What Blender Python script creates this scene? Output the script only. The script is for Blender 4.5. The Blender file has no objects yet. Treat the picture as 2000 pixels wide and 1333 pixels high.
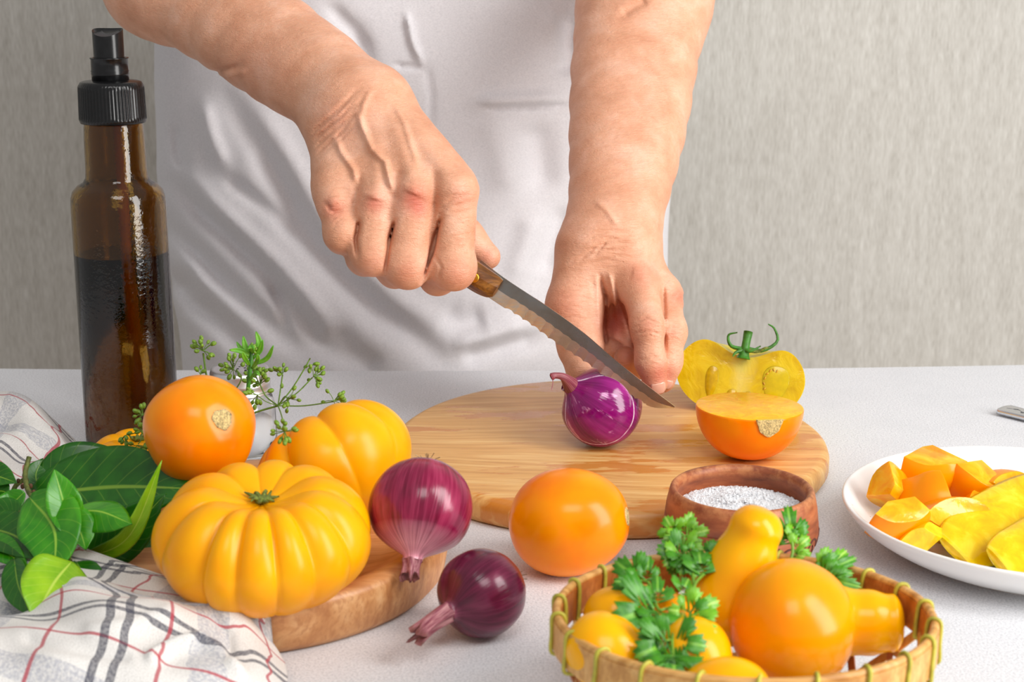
import bpy, bmesh, math, random
import numpy as np
from mathutils import Vector, Matrix, Euler
random.seed(7)
rng = np.random.default_rng(7)
SC = bpy.context.scene
COL = SC.collection

# ------------------------------------------------------------------ camera, world, lights, exposure
CAM_H, PITCH, FPX = 0.31, math.radians(14.3), 3000.0
cam_data = bpy.data.cameras.new('camera')
cam = bpy.data.objects.new('camera', cam_data)
COL.objects.link(cam)
cam.location = (0, 0, CAM_H)
cam.rotation_euler = (math.pi / 2 - PITCH, 0, 0)
cam_data.sensor_width = 36.0
cam_data.lens = FPX / 2000.0 * 36.0
cam_data.clip_start = 0.01
cam_data.dof.use_dof = True
cam_data.dof.focus_distance = 0.90
cam_data.dof.aperture_fstop = 16.0
SC.camera = cam

world = bpy.data.worlds.new('world')
SC.world = world
world.use_nodes = True
bg = world.node_tree.nodes['Background']
bg.inputs['Color'].default_value = (1.0, 0.985, 0.97, 1)
bg.inputs['Strength'].default_value = 0.36


def area(name, loc, target, size, size_y, power, col):
    L = bpy.data.lights.new(name, 'AREA')
    L.shape = 'RECTANGLE'
    L.size, L.size_y, L.energy, L.color = size, size_y, power, col
    o = bpy.data.objects.new(name, L)
    COL.objects.link(o)
    o.location = loc
    o.rotation_euler = (Vector(target) - Vector(loc)).to_track_quat('-Z', 'Y').to_euler()
    return o


area('softbox_key', (1.25, 0.05, 0.62), (0.0, 0.95, 0.10), 0.6, 1.9, 33.0, (1.0, 0.985, 0.96))
area('softbox_front', (0.1, -0.35, 1.5), (0.1, 0.95, 0.05), 0.8, 0.6, 8.0, (1.0, 0.985, 0.97))

SC.view_settings.view_transform = 'Standard'
SC.view_settings.look = 'None'
SC.view_settings.gamma = 1.0
SC.view_settings.use_curve_mapping = False
SC.view_settings.exposure = 0.2
# ------------------------------------------------------------------ layout helpers (table top is z = 0)
CP, SP = math.cos(PITCH), math.sin(PITCH)


def ray(u, v):
    x, y = (u - 1000.0) / FPX, (666.5 - v) / FPX
    return np.array([x, CP + y * SP, -SP + y * CP])


def at(u, v, Y):
    d = ray(u, v)
    return np.array([0, 0, CAM_H]) + d * (Y / d[1])


def tab(u, v, z=0.0):
    d = ray(u, v)
    return np.array([0, 0, CAM_H]) + d * ((z - CAM_H) / d[2])


def pix(P):
    P = np.asarray(P, dtype=np.float64)
    q = P - np.array([0, 0, CAM_H])
    f = q[..., 1] * CP - q[..., 2] * SP
    h = q[..., 1] * SP + q[..., 2] * CP
    return 1000 + FPX * q[..., 0] / f, 666.5 - FPX * h / f


# ------------------------------------------------------------------ object helpers
def link_mesh(name, me, mat=None, parent=None, smooth=True):
    o = bpy.data.objects.new(name, me)
    COL.objects.link(o)
    if mat is not None:
        for m in (mat if isinstance(mat, (list, tuple)) else [mat]):
            me.materials.append(m)
    if parent is not None:
        o.parent = parent
    if smooth and len(me.polygons):
        me.polygons.foreach_set('use_smooth', np.ones(len(me.polygons), dtype=bool))
    return o


def obj(name, verts, faces, mat=None, parent=None, smooth=True, uv=None):
    me = bpy.data.meshes.new(name)
    me.from_pydata([tuple(map(float, v)) for v in verts], [], [tuple(map(int, f)) for f in faces])
    me.update()
    if uv is not None:
        lay = me.uv_layers.new(name='UVMap')
        li = np.zeros(len(me.loops), dtype=np.int32)
        me.loops.foreach_get('vertex_index', li)
        lay.data.foreach_set('uv', np.asarray(uv, dtype=np.float32)[li].ravel())
    return link_mesh(name, me, mat, parent, smooth)


def obj_bm(name, bm, mat=None, parent=None, smooth=True):
    me = bpy.data.meshes.new(name)
    bm.to_mesh(me)
    bm.free()
    return link_mesh(name, me, mat, parent, smooth)


def tag(o, label=None, cat=None, group=None, kind=None):
    if label: o['label'] = label
    if cat: o['category'] = cat
    if group: o['group'] = group
    if kind: o['kind'] = kind
    return o


def thing(name, loc, label, cat, group=None, rot=(0, 0, 0)):
    o = bpy.data.objects.new(name, None)
    COL.objects.link(o)
    o.location = tuple(map(float, loc))
    o.rotation_euler = rot
    o.empty_display_size = 0.01
    return tag(o, label, cat, group)


class Geo:
    """collects verts/faces (and uv) of several shapes into one mesh"""
    def __init__(self):
        self.v, self.f, self.uv = [], [], []

    def add(self, v, f, uv=None):
        b = len(self.v)
        self.v += [tuple(p) for p in v]
        self.f += [tuple(i + b for i in q) for q in f]
        self.uv += [tuple(t) for t in (uv if uv is not None else [(0, 0)] * len(v))]

    def build(self, name, mat, parent=None, smooth=True):
        return obj(name, self.v, self.f, mat, parent, smooth, self.uv)


def grid_faces(nu, nv, wrap_u=False, wrap_v=False):
    """index = i*nv + j"""
    f = []
    for i in range(nu if wrap_u else nu - 1):
        a = i * nv
        b = ((i + 1) % nu) * nv
        for j in range(nv if wrap_v else nv - 1):
            k = (j + 1) % nv
            f.append((a + j, b + j, b + k, a + k))
    return f


def frames(P):
    P = [Vector(p) for p in P]
    T = []
    for i in range(len(P)):
        a, b = P[max(i - 1, 0)], P[min(i + 1, len(P) - 1)]
        t = (b - a)
        T.append(t.normalized() if t.length > 1e-9 else Vector((0, 0, 1)))
    n = T[0].orthogonal().normalized()
    out = []
    for t in T:
        n = (n - t * n.dot(t))
        n = n.normalized() if n.length > 1e-6 else t.orthogonal().normalized()
        out.append((t, n, t.cross(n)))
    return P, out


def tube(P, R, seg=8, caps=True):
    """tube along points P with radius R (number or list)"""
    if not isinstance(R, (list, tuple, np.ndarray)):
        R = [R] * len(P)
    Q, F = frames(P)
    v = []
    for p, (t, n, b), r in zip(Q, F, R):
        for k in range(seg):
            a = 2 * math.pi * k / seg
            v.append(p + (n * math.cos(a) + b * math.sin(a)) * r)
    f = grid_faces(len(Q), seg, wrap_v=True)
    if caps:
        f.append(tuple(range(seg - 1, -1, -1)))
        f.append(tuple((len(Q) - 1) * seg + k for k in range(seg)))
    return v, f


def spline(P, n):
    """Catmull-Rom through points"""
    P = np.asarray(P, dtype=float)
    if len(P) == 2:
        t = np.linspace(0, 1, n)[:, None]
        return P[0] * (1 - t) + P[1] * t
    E = np.vstack([2 * P[0] - P[1], P, 2 * P[-1] - P[-2]])
    out = []
    for s in np.linspace(0, len(P) - 1 - 1e-9, n):
        i = int(s)
        t = s - i
        a, b, c, d = E[i], E[i + 1], E[i + 2], E[i + 3]
        out.append(0.5 * (2 * b + (c - a) * t + (2 * a - 5 * b + 4 * c - d) * t * t + (3 * b - a - 3 * c + d) * t ** 3))
    return np.array(out)


def lathe(prof, seg=64, mod=None):
    """prof: (r, z) from bottom to top; ends with r=0 become poles. uv = (around, along)"""
    n = len(prof)
    v, uv = [], []
    for i in range(seg + 1):
        a = 2 * math.pi * i / seg
        for j, (r, z) in enumerate(prof):
            rr = r * (mod(a, j / (n - 1)) if mod else 1.0)
            v.append((rr * math.cos(a), rr * math.sin(a), z))
            uv.append((i / seg, j / (n - 1)))
    return v, grid_faces(seg + 1, n), uv


def weld(o, d=1e-6):
    bm = bmesh.new()
    bm.from_mesh(o.data)
    bmesh.ops.remove_doubles(bm, verts=bm.verts, dist=d)
    bmesh.ops.dissolve_degenerate(bm, edges=bm.edges, dist=1e-8)
    bmesh.ops.recalc_face_normals(bm, faces=bm.faces)
    bm.to_mesh(o.data)
    bm.free()
    return o


def rot_to(o, axis, twist=0.0):
    """point the local +Z of o along axis"""
    o.rotation_mode = 'QUATERNION'
    q = Vector(axis).to_track_quat('Z', 'Y')
    o.rotation_quaternion = q @ Euler((0, 0, twist)).to_quaternion()


# ------------------------------------------------------------------ material helper
class Mat:
    def __init__(self, name, base=(0.8, 0.8, 0.8), rough=0.5, **kw):
        self.m = bpy.data.materials.new(name)
        self.m.use_nodes = True
        self.t = self.m.node_tree
        self.b = self.t.nodes['Principled BSDF']
        self.set('Base Color', (*base, 1)).set('Roughness', rough)
        for k, val in kw.items():
            self.set({'metal': 'Metallic', 'spec': 'Specular IOR Level', 'sss': 'Subsurface Weight', 'trans': 'Transmission Weight',
                      'ior': 'IOR', 'coat': 'Coat Weight', 'coat_rough': 'Coat Roughness', 'sheen': 'Sheen Weight',
                      'sss_scale': 'Subsurface Scale', 'sss_radius': 'Subsurface Radius'}[k], val)

    def set(self, k, val):
        if hasattr(val, 'links') or isinstance(val, bpy.types.NodeSocket):
            self.t.links.new(val, self.b.inputs[k])
        else:
            self.b.inputs[k].default_value = val
        return self

    def put(self, sock, val):
        if isinstance(val, bpy.types.NodeSocket):
            self.t.links.new(val, sock)
        elif isinstance(val, (tuple, list)) and len(val) == 3 and sock.type == 'RGBA':
            sock.default_value = (*val, 1)
        else:
            sock.default_value = val

    def coord(self, which='Object', scale=(1, 1, 1), rot=(0, 0, 0), loc=(0, 0, 0)):
        c = self.t.nodes.new('ShaderNodeTexCoord')
        mp = self.t.nodes.new('ShaderNodeMapping')
        mp.inputs['Scale'].default_value = scale
        mp.inputs['Rotation'].default_value = rot
        mp.inputs['Location'].default_value = loc
        self.t.links.new(c.outputs[which], mp.inputs['Vector'])
        return mp.outputs['Vector']

    def noise(self, vec, scale=1.0, detail=3.0, rough=0.5, dist=0.0):
        n = self.t.nodes.new('ShaderNodeTexNoise')
        self.put(n.inputs['Vector'], vec)
        n.inputs['Scale'].default_value = scale
        n.inputs['Detail'].default_value = detail
        n.inputs['Roughness'].default_value = rough
        n.inputs['Distortion'].default_value = dist
        return n.outputs['Fac']

    def voronoi(self, vec, scale=1.0, feature='F1', out='Distance'):
        n = self.t.nodes.new('ShaderNodeTexVoronoi')
        n.feature = feature
        self.put(n.inputs['Vector'], vec)
        n.inputs['Scale'].default_value = scale
        return n.outputs[out]

    def ramp(self, fac, stops):
        n = self.t.nodes.new('ShaderNodeValToRGB')
        self.t.links.new(fac, n.inputs['Fac'])
        el = n.color_ramp.elements
        while len(el) < len(stops):
            el.new(0.5)
        for e, (p, c) in zip(el, stops):
            e.position = p
            e.color = (*c, 1) if isinstance(c, (tuple, list)) else (c, c, c, 1)
        return n.outputs['Color']

    def math(self, op, a, b=0.0, clamp=False):
        n = self.t.nodes.new('ShaderNodeMath')
        n.operation = op
        n.use_clamp = clamp
        self.put(n.inputs[0], a)
        self.put(n.inputs[1], b)
        return n.outputs[0]

    def mix(self, fac, a, b, mode='MIX'):
        n = self.t.nodes.new('ShaderNodeMix')
        n.data_type = 'RGBA'
        n.blend_type = mode
        self.put(n.inputs['Factor'], fac)
        self.put(n.inputs['A'] if False else n.inputs[6], a)
        self.put(n.inputs[7], b)
        return n.outputs[2]

    def attr(self, name, out='Fac'):
        n = self.t.nodes.new('ShaderNodeAttribute')
        n.attribute_name = name
        return n.outputs[out]

    def sep(self, vec):
        n = self.t.nodes.new('ShaderNodeSeparateXYZ')
        self.put(n.inputs[0], vec)
        return n.outputs

    def bump(self, h, strength=0.3, dist=0.001):
        n = self.t.nodes.new('ShaderNodeBump')
        n.inputs['Strength'].default_value = strength
        n.inputs['Distance'].default_value = dist
        self.t.links.new(h, n.inputs['Height'])
        old = self.b.inputs['Normal'].links
        if old:
            self.t.links.new(old[0].from_socket, n.inputs['Normal'])
        self.t.links.new(n.outputs['Normal'], self.b.inputs['Normal'])
        return self


def s2l(r, g, b):
    f = lambda c: (c / 255 / 12.92) if c / 255 <= 0.04045 else ((c / 255 + 0.055) / 1.055) ** 2.4
    return (f(r), f(g), f(b))


# ------------------------------------------------------------------ implicit surfaces (sparse surface nets)
def smin(a, b, k):
    h = np.maximum(k - np.abs(a - b), 0.0) / k
    return np.minimum(a, b) - h * h * k * 0.25


class Cone:
    """rounded cone a->b with radii ra, rb"""
    def __init__(self, a, b, ra, rb):
        self.a, self.b, self.ra, self.rb = np.asarray(a, np.float32), np.asarray(b, np.float32), ra, rb

    def __call__(self, P):
        ab = self.b - self.a
        L = max(float(ab @ ab), 1e-12)
        q = P - self.a
        t = np.clip((q @ ab) / L, 0, 1)
        return np.sqrt(((q - t[:, None] * ab) ** 2).sum(1)) - (self.ra + t * (self.rb - self.ra))


def polyline_dist(u, v, pts):
    d = np.full(u.shape, 1e9)
    along = np.zeros(u.shape)
    n = len(pts) - 1
    for i in range(n):
        ax, ay = pts[i]
        bx, by = pts[i + 1]
        dx, dy = bx - ax, by - ay
        t = np.clip(((u - ax) * dx + (v - ay) * dy) / (dx * dx + dy * dy), 0, 1)
        e = np.hypot(u - ax - t * dx, v - ay - t * dy)
        m = e < d
        d = np.where(m, e, d)
        along = np.where(m, (i + t) / n, along)
    return d, along


def surface_nets(fn, lo, hi, h, margin=0.004, project=1):
    """fn(P) -> signed distance. Returns verts, quads of the zero level inside the box"""
    B = 8
    lo, hi = np.asarray(lo, float), np.asarray(hi, float)
    nb = np.ceil((hi - lo) / (h * B)).astype(int)
    gi = np.stack(np.meshgrid(*[np.arange(n) for n in nb], indexing='ij'), -1).reshape(-1, 3)
    cen = lo + (gi + 0.5) * (h * B)
    d = fn(cen.astype(np.float32))
    keep = np.abs(d) < h * B * 0.8660254 * 1.15 + margin
    gi = gi[keep]
    loc = np.stack(np.meshgrid(*[np.arange(B + 1)] * 3, indexing='ij'), -1).reshape(-1, 3)
    N = nb * B + 2
    V, KEY, Q = [], [], []
    cells = np.stack(np.meshgrid(*[np.arange(B)] * 3, indexing='ij'), -1).reshape(-1, 3)
    off = np.array([[i, j, k] for i in (0, 1) for j in (0, 1) for k in (0, 1)])
    edges = [(a, b) for a in range(8) for b in range(a + 1, 8) if np.abs(off[a] - off[b]).sum() == 1]
    CH = 400
    for s in range(0, len(gi), CH):
        g = gi[s:s + CH]
        P = lo + ((g[:, None, :] * B + loc[None]) * h)
        D = fn(P.reshape(-1, 3).astype(np.float32)).reshape(len(g), B + 1, B + 1, B + 1)
        corner = np.stack([D[:, o[0]:o[0] + B, o[1]:o[1] + B, o[2]:o[2] + B] for o in off], -1).reshape(len(g), -1, 8)
        ins = corner < 0
        cnt = ins.sum(-1)
        bi, ci = np.nonzero((cnt > 0) & (cnt < 8))
        c = corner[bi, ci]
        acc = np.zeros((len(bi), 3))
        num = np.zeros(len(bi))
        for a, b in edges:
            m = (c[:, a] < 0) != (c[:, b] < 0)
            t = np.where(m, c[:, a] / np.where(m, c[:, a] - c[:, b], 1), 0)
            acc += np.where(m[:, None], off[a] + t[:, None] * (off[b] - off[a]), 0)
            num += m
        G = g[bi] * B + cells[ci]
        V.append(lo + (G + acc / num[:, None]) * h)
        KEY.append((G[:, 0] * N[1] + G[:, 1]) * N[2] + G[:, 2])
        for ax in range(3):
            e = off[[0]].copy()
            e[0, ax] = 1
            o2 = int(np.nonzero((off == e[0]).all(1))[0][0])
            s0, s1 = c[:, 0] < 0, c[:, o2] < 0
            m = s0 != s1
            Gm, s0m = G[m], s0[m]
            a1, a2 = (ax + 1) % 3, (ax + 2) % 3
            d1, d2 = np.zeros(3, int), np.zeros(3, int)
            d1[a1], d2[a2] = 1, 1
            quad = np.stack([Gm, Gm - d1, Gm - d1 - d2, Gm - d2], 1)
            quad = np.where(s0m[:, None, None], quad, quad[:, ::-1])
            Q.append((quad[..., 0] * N[1] + quad[..., 1]) * N[2] + quad[..., 2])
    V, KEY, Q = np.vstack(V), np.concatenate(KEY), np.vstack(Q)
    order = np.argsort(KEY)
    KS = KEY[order]
    pos = np.clip(np.searchsorted(KS, Q), 0, len(KS) - 1)
    ok = (KS[pos] == Q).all(1)
    F = order[pos[ok]]
    for _ in range(project):
        e = h * 0.5
        f0 = fn(V.astype(np.float32))
        gr = np.stack([fn((V + np.eye(3)[i] * e).astype(np.float32)) - fn((V - np.eye(3)[i] * e).astype(np.float32)) for i in range(3)], 1) / (2 * e)
        n2 = np.maximum((gr ** 2).sum(1), 0.25)
        V = V - np.clip(f0 / n2, -h, h)[:, None] * gr
    return V, F


def mesh_np(name, V, F):
    me = bpy.data.meshes.new(name)
    me.vertices.add(len(V))
    me.vertices.foreach_set('co', np.asarray(V, np.float32).ravel())
    n = F.shape[1]
    me.loops.add(F.size)
    me.loops.foreach_set('vertex_index', F.astype(np.int32).ravel())
    me.polygons.add(len(F))
    me.polygons.foreach_set('loop_start', np.arange(0, F.size, n, dtype=np.int32))
    me.update(calc_edges=True)
    me.validate()
    return me
# ------------------------------------------------------------------ materials
def mat_wall():
    M = Mat('wallpaper', rough=0.85)
    a = M.noise(M.coord('Object', (640, 640, 70)), 1.0, 3, 0.6)
    b = M.noise(M.coord('Object', (150, 150, 22)), 1.0, 3, 0.6)
    f = M.math('ADD', M.math('MULTIPLY', a, 0.65), M.math('MULTIPLY', b, 0.35))
    M.set('Base Color', M.ramp(f, [(0.34, s2l(178, 174, 166)), (0.5, s2l(198, 195, 188)), (0.66, s2l(214, 212, 206))]))
    M.bump(a, 0.25, 0.0006)
    return M.m


def mat_table():
    M = Mat('white_plaster_top', rough=0.7)
    c = M.coord('Object', (1, 1, 1))
    sp = M.noise(c, 900, 2, 0.6)
    bl = M.noise(c, 25, 4, 0.6)
    dots = M.voronoi(c, 190)
    col = M.ramp(sp, [(0.3, s2l(196, 198, 202)), (0.5, s2l(224, 225, 229)), (0.7, s2l(238, 239, 242))])
    col = M.mix(M.math('MULTIPLY', M.ramp(bl, [(0.45, 0.0), (0.7, 1.0)]), 0.25), col, s2l(206, 208, 212))
    M.set('Base Color', M.mix(M.ramp(dots, [(0.03, 0.45), (0.07, 0.0)]), col, s2l(150, 145, 140)))
    M.bump(sp, 0.5, 0.0005)
    return M.m


def mat_wood(name, c_lo, c_mid, c_hi, rough=0.45, rot=0.0, scale=1.0, wet=None, curve=0.35):
    M = Mat(name, rough=rough)
    warp = M.noise(M.coord('Object', (6 * scale, 6 * scale, 6 * scale)), 1.0, 2)
    co = M.coord('Object', (9 * scale, 190 * scale, 60 * scale), (0, 0, rot))
    n = M.t.nodes.new('ShaderNodeVectorMath')
    n.operation = 'ADD'
    cmb = M.t.nodes.new('ShaderNodeCombineXYZ')
    M.put(cmb.inputs[1], M.math('MULTIPLY', warp, 22.0 * curve))
    M.t.links.new(co, n.inputs[0])
    M.t.links.new(cmb.outputs[0], n.inputs[1])
    g = M.noise(n.outputs[0], 1.0, 5, 0.6, 0.3)
    g2 = M.noise(M.coord('Object', (30 * scale, 900 * scale, 300 * scale), (0, 0, rot)), 1.0, 2)
    col = M.ramp(g, [(0.3, c_lo), (0.5, c_mid), (0.68, c_hi)])
    col = M.mix(M.math('MULTIPLY', M.ramp(g2, [(0.48, 0.0), (0.66, 1.0)]), 0.5), col, c_lo)
    if wet:
        w = M.noise(M.coord('Object', (14, 60, 20), (0, 0, rot)), 1.0, 4, 0.6)
        col = M.mix(M.ramp(w, [(0.555, 0.0), (0.60, 0.8)]), col, wet)
        M.set('Roughness', M.ramp(w, [(0.555, rough), (0.60, 0.22)]))
    M.set('Base Color', col)
    M.bump(g2, 0.2, 0.0004)
    return M.m


def mat_fruit(name, c1, c2, rough=0.24, scale=35, freckle=0.0, sss=0.15):
    M = Mat(name, rough=rough, sss=sss, sss_radius=(1.0, 0.35, 0.02), sss_scale=0.005, spec=0.26)
    n = M.noise(M.coord('Object', (1, 1, 1)), scale, 3, 0.5)
    col = M.ramp(n, [(0.3, c1), (0.7, c2)])
    if freckle:
        d = M.voronoi(M.coord('Object', (1, 1, 1)), 260)
        col = M.mix(M.ramp(d, [(0.04, freckle), (0.08, 0.0)]), col, s2l(190, 110, 20))
    M.set('Base Color', col)
    M.bump(M.noise(M.coord('Object', (1, 1, 1)), 90, 2), 0.06, 0.001)
    return M.m


def mat_flesh(name, c1, c2, c3, scale=90):
    M = Mat(name, rough=0.16, sss=0.4, sss_radius=(1.0, 0.5, 0.08), sss_scale=0.006)
    n = M.noise(M.coord('Object', (1, 1, 1)), scale, 4, 0.6, 0.6)
    M.set('Base Color', M.ramp(n, [(0.32, c1), (0.5, c2), (0.7, c3)]))
    M.bump(n, 0.25, 0.002)
    return M.m


def mat_onion(name, dark, mid, light, pale, streak=0.5, k=60, rough=0.22, pale_from=0.8, patch=None):
    """uv.x runs around the bulb, uv.y from root to neck"""
    M = Mat(name, rough=rough, sss=0.08, sss_radius=(0.6, 0.2, 0.3), sss_scale=0.003)
    fine = M.noise(M.coord('UV', (k * 3, 2.5, 1)), 1.0, 2, 0.6)
    broad = M.noise(M.coord('UV', (9, 1.3, 1)), 1.0, 3, 0.6, 0.4)
    col = M.ramp(broad, [(0.3, dark), (0.5, mid), (0.72, light)])
    col = M.mix(M.math('MULTIPLY', M.ramp(fine, [(0.45, 0.0), (0.62, 1.0)]), streak), col, light)
    y = M.sep(M.coord('UV'))[1]
    m = M.math('MULTIPLY', M.ramp(y, [(pale_from, 0.0), (min(pale_from + 0.14, 0.99), 1.0)]), M.ramp(fine, [(0.3, 0.35), (0.6, 1.0)]))
    if patch:
        pn = M.noise(M.coord('UV', (22, 5, 1)), 1.0, 3, 0.6, 0.5)
        col = M.mix(M.math('MULTIPLY', M.ramp(pn, [(0.60, 0.0), (0.66, 0.8)]), M.ramp(fine, [(0.35, 0.5), (0.6, 1.0)])), col, patch)
    M.set('Base Color', M.mix(m, col, pale))
    M.bump(fine, 0.22, 0.0006)
    return M.m


def mat_leaf(name, c1, c2, vein, rough=0.35, scale=60):
    """uv.x across -1..1 stored as 0..1, uv.y along"""
    M = Mat(name, rough=rough, sss=0.12, sss_radius=(0.3, 0.6, 0.1), sss_scale=0.002)
    n = M.noise(M.coord('Object', (1, 1, 1)), scale, 3, 0.6)
    col = M.ramp(n, [(0.3, c1), (0.7, c2)])
    s = M.sep(M.coord('UV'))
    ax = M.math('ABSOLUTE', M.math('SUBTRACT', s[0], 0.5))
    mid = M.ramp(ax, [(0.012, 1.0), (0.03, 0.0)])
    side = M.math('FRACT', M.math('MULTIPLY', M.math('SUBTRACT', s[1], M.math('MULTIPLY', ax, 0.42)), 9.0))
    sv = M.math('MULTIPLY', M.ramp(M.math('ABSOLUTE', M.math('SUBTRACT', side, 0.5)), [(0.0, 1.0), (0.06, 0.0)]), 0.35)
    M.set('Base Color', M.mix(M.math('MAXIMUM', mid, sv), col, vein))
    M.bump(M.math('MAXIMUM', mid, sv), 0.2, 0.0005)
    return M.m


def mat_plain(name, col, rough=0.5, nscale=80, var=0.25, bump=0.1, **kw):
    M = Mat(name, col, rough, **kw)
    n = M.noise(M.coord('Object', (1, 1, 1)), nscale, 3, 0.6)
    lo = tuple(c * (1 - var) for c in col)
    hi = tuple(min(1, c * (1 + var)) for c in col)
    M.set('Base Color', M.ramp(n, [(0.3, lo), (0.7, hi)]))
    if bump:
        M.bump(n, bump, 0.0008)
    return M.m


def mat_skin():
    M = Mat('skin', rough=0.45, sss=0.12, sss_radius=(1.0, 0.32, 0.16), sss_scale=0.003, spec=0.4)
    c = M.coord('Object', (1, 1, 1))
    n = M.noise(c, 45, 4, 0.6)
    n2 = M.noise(c, 260, 3, 0.6)
    col = M.ramp(n, [(0.3, s2l(208, 147, 114)), (0.5, s2l(222, 164, 132)), (0.7, s2l(233, 181, 153))])
    col = M.mix(M.math('MULTIPLY', M.ramp(n2, [(0.5, 0.0), (0.75, 1.0)]), 0.25), col, s2l(206, 138, 110))
    col = M.mix(M.attr('flush_shade'), col, s2l(205, 98, 82))
    M.set('Base Color', col)
    cell = M.voronoi(c, 800, 'DISTANCE_TO_EDGE')
    line = M.noise(M.coord('Object', (150, 520, 700)), 1.0, 3, 0.6, 1.2)
    M.bump(cell, 0.22, 0.0006)
    M.bump(line, 0.6, 0.0010)
    return M.m


def mat_shirt():
    M = Mat('white_linen_jersey', rough=0.9, sheen=0.15)
    c = M.coord('Object', (1, 1, 1))
    w = M.noise(M.coord('Object', (700, 700, 1800)), 1.0, 3, 0.6)
    b = M.noise(c, 14, 3, 0.5)
    M.set('Base Color', M.ramp(w, [(0.3, s2l(203, 201, 205)), (0.6, s2l(222, 220, 223))]))
    M.bump(w, 0.15, 0.0004)
    M.bump(b, 0.25, 0.006)
    return M.m


def mat_towel():
    """plaid linen, uv in metres of cloth"""
    M = Mat('plaid_linen', rough=0.92, sheen=0.1)
    uv = M.coord('UV')
    wob = M.noise(M.coord('UV', (30, 30, 1)), 1.0, 2)
    s = M.sep(uv)
    weave = M.noise(M.coord('UV', (1500, 1500, 1)), 1.0, 2)
    col = M.ramp(weave, [(0.3, s2l(203, 199, 194)), (0.6, s2l(232, 229, 225))])
    T = 0.098

    def band(x, c, w, off):
        f = M.math('FRACT', M.math('ADD', M.math('DIVIDE', x, T), off))
        d = M.math('ABSOLUTE', M.math('SUBTRACT', f, c))
        return M.math('LESS_THAN', d, w)
    th = M.noise(M.coord('UV', (700, 700, 1)), 1.0, 2)
    grey = M.ramp(th, [(0.4, 0.25), (0.6, 0.95)])
    for x, o in ((s[0], 0.13), (s[1], 0.4)):
        soft = band(x, 0.72, 0.075, o)
        col = M.mix(M.math('MULTIPLY', soft, M.math('MULTIPLY', grey, 0.5)), col, s2l(120, 126, 150))
    for x, o in ((s[0], 0.13), (s[1], 0.4)):
        for cc in (0.265, 0.345):
            col = M.mix(M.math('MULTIPLY', band(x, cc, 0.018, o), M.math('ADD', M.math('MULTIPLY', grey, 0.3), 0.55)), col, s2l(42, 44, 66))
        for cc in (0.02, 0.52):
            col = M.mix(M.math('MULTIPLY', band(x, cc, 0.0085, o), 0.8), col, s2l(176, 44, 62))
    M.set('Base Color', col)
    M.bump(weave, 0.4, 0.0005)
    return M.m


YEL, YEL2 = s2l(250, 160, 0), s2l(254, 180, 0)
ORA, ORA2 = s2l(252, 126, 0), s2l(255, 154, 0)
M_SKIN = mat_skin()
M_SHIRT = mat_shirt()
M_YEL = mat_fruit('yellow_tomato_skin', YEL, YEL2, 0.3)
M_PEAR = mat_fruit('pear_tomato_skin', s2l(251, 168, 0), s2l(255, 188, 2), 0.2)
M_ORA = mat_fruit('orange_tomato_skin', ORA, ORA2, 0.22)
M_BIG = mat_fruit('amber_tomato_skin', s2l(254, 142, 0), s2l(255, 166, 2), 0.22)
M_GREENY = mat_fruit('green_yellow_tomato_skin', s2l(206, 186, 10), s2l(226, 205, 24), 0.25)
M_FLESH_O = mat_flesh('orange_tomato_flesh', s2l(250, 152, 4), s2l(255, 178, 14), s2l(255, 206, 60))
M_FLESH_Y = mat_flesh('yellow_tomato_flesh', s2l(226, 174, 0), s2l(238, 196, 4), s2l(246, 216, 50))
M_SCAR = mat_plain('dry_stem_scar', s2l(196, 172, 116), 0.8, 900, 0.6, 0.5)
M_CALYX = mat_plain('dry_green_calyx', s2l(104, 116, 40), 0.7, 700, 0.7, 0.4)
M_STEMG = mat_plain('fresh_green_stem', s2l(58, 120, 28), 0.5, 300, 0.4)
M_BARK = mat_plain('brown_twig', s2l(96, 104, 44), 0.7, 400, 0.5)
M_SCARDARK = mat_plain('dark_blemish', s2l(120, 52, 14), 0.8, 900, 0.4)
# ------------------------------------------------------------------ setting
FLOOR_Z = -0.88


def box(G, lo, hi):
    (a, b, c), (d, e, f) = lo, hi
    G.add([(a, b, c), (d, b, c), (d, e, c), (a, e, c), (a, b, f), (d, b, f), (d, e, f), (a, e, f)],
          [(3, 2, 1, 0), (4, 5, 6, 7), (0, 1, 5, 4), (1, 2, 6, 5), (2, 3, 7, 6), (3, 0, 4, 7)])


G = Geo()
box(G, (-2.2, -1.6, FLOOR_Z - 0.05), (2.2, 1.83, FLOOR_Z))
tag(G.build('floor', mat_wood('floor_boards', s2l(120, 100, 80), s2l(150, 126, 100), s2l(168, 146, 120)), None, False), kind='structure')
G = Geo()
box(G, (-2.2, 1.75, FLOOR_Z), (2.2, 1.83, 1.7))
tag(G.build('wall_back', mat_wall(), None, False), kind='structure')

# table: top with a faintly bowed rear edge, four legs
table = thing('table', (0, 0.8, FLOOR_Z), 'long table with a rough white plaster-like top under all the food', 'table')


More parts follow.
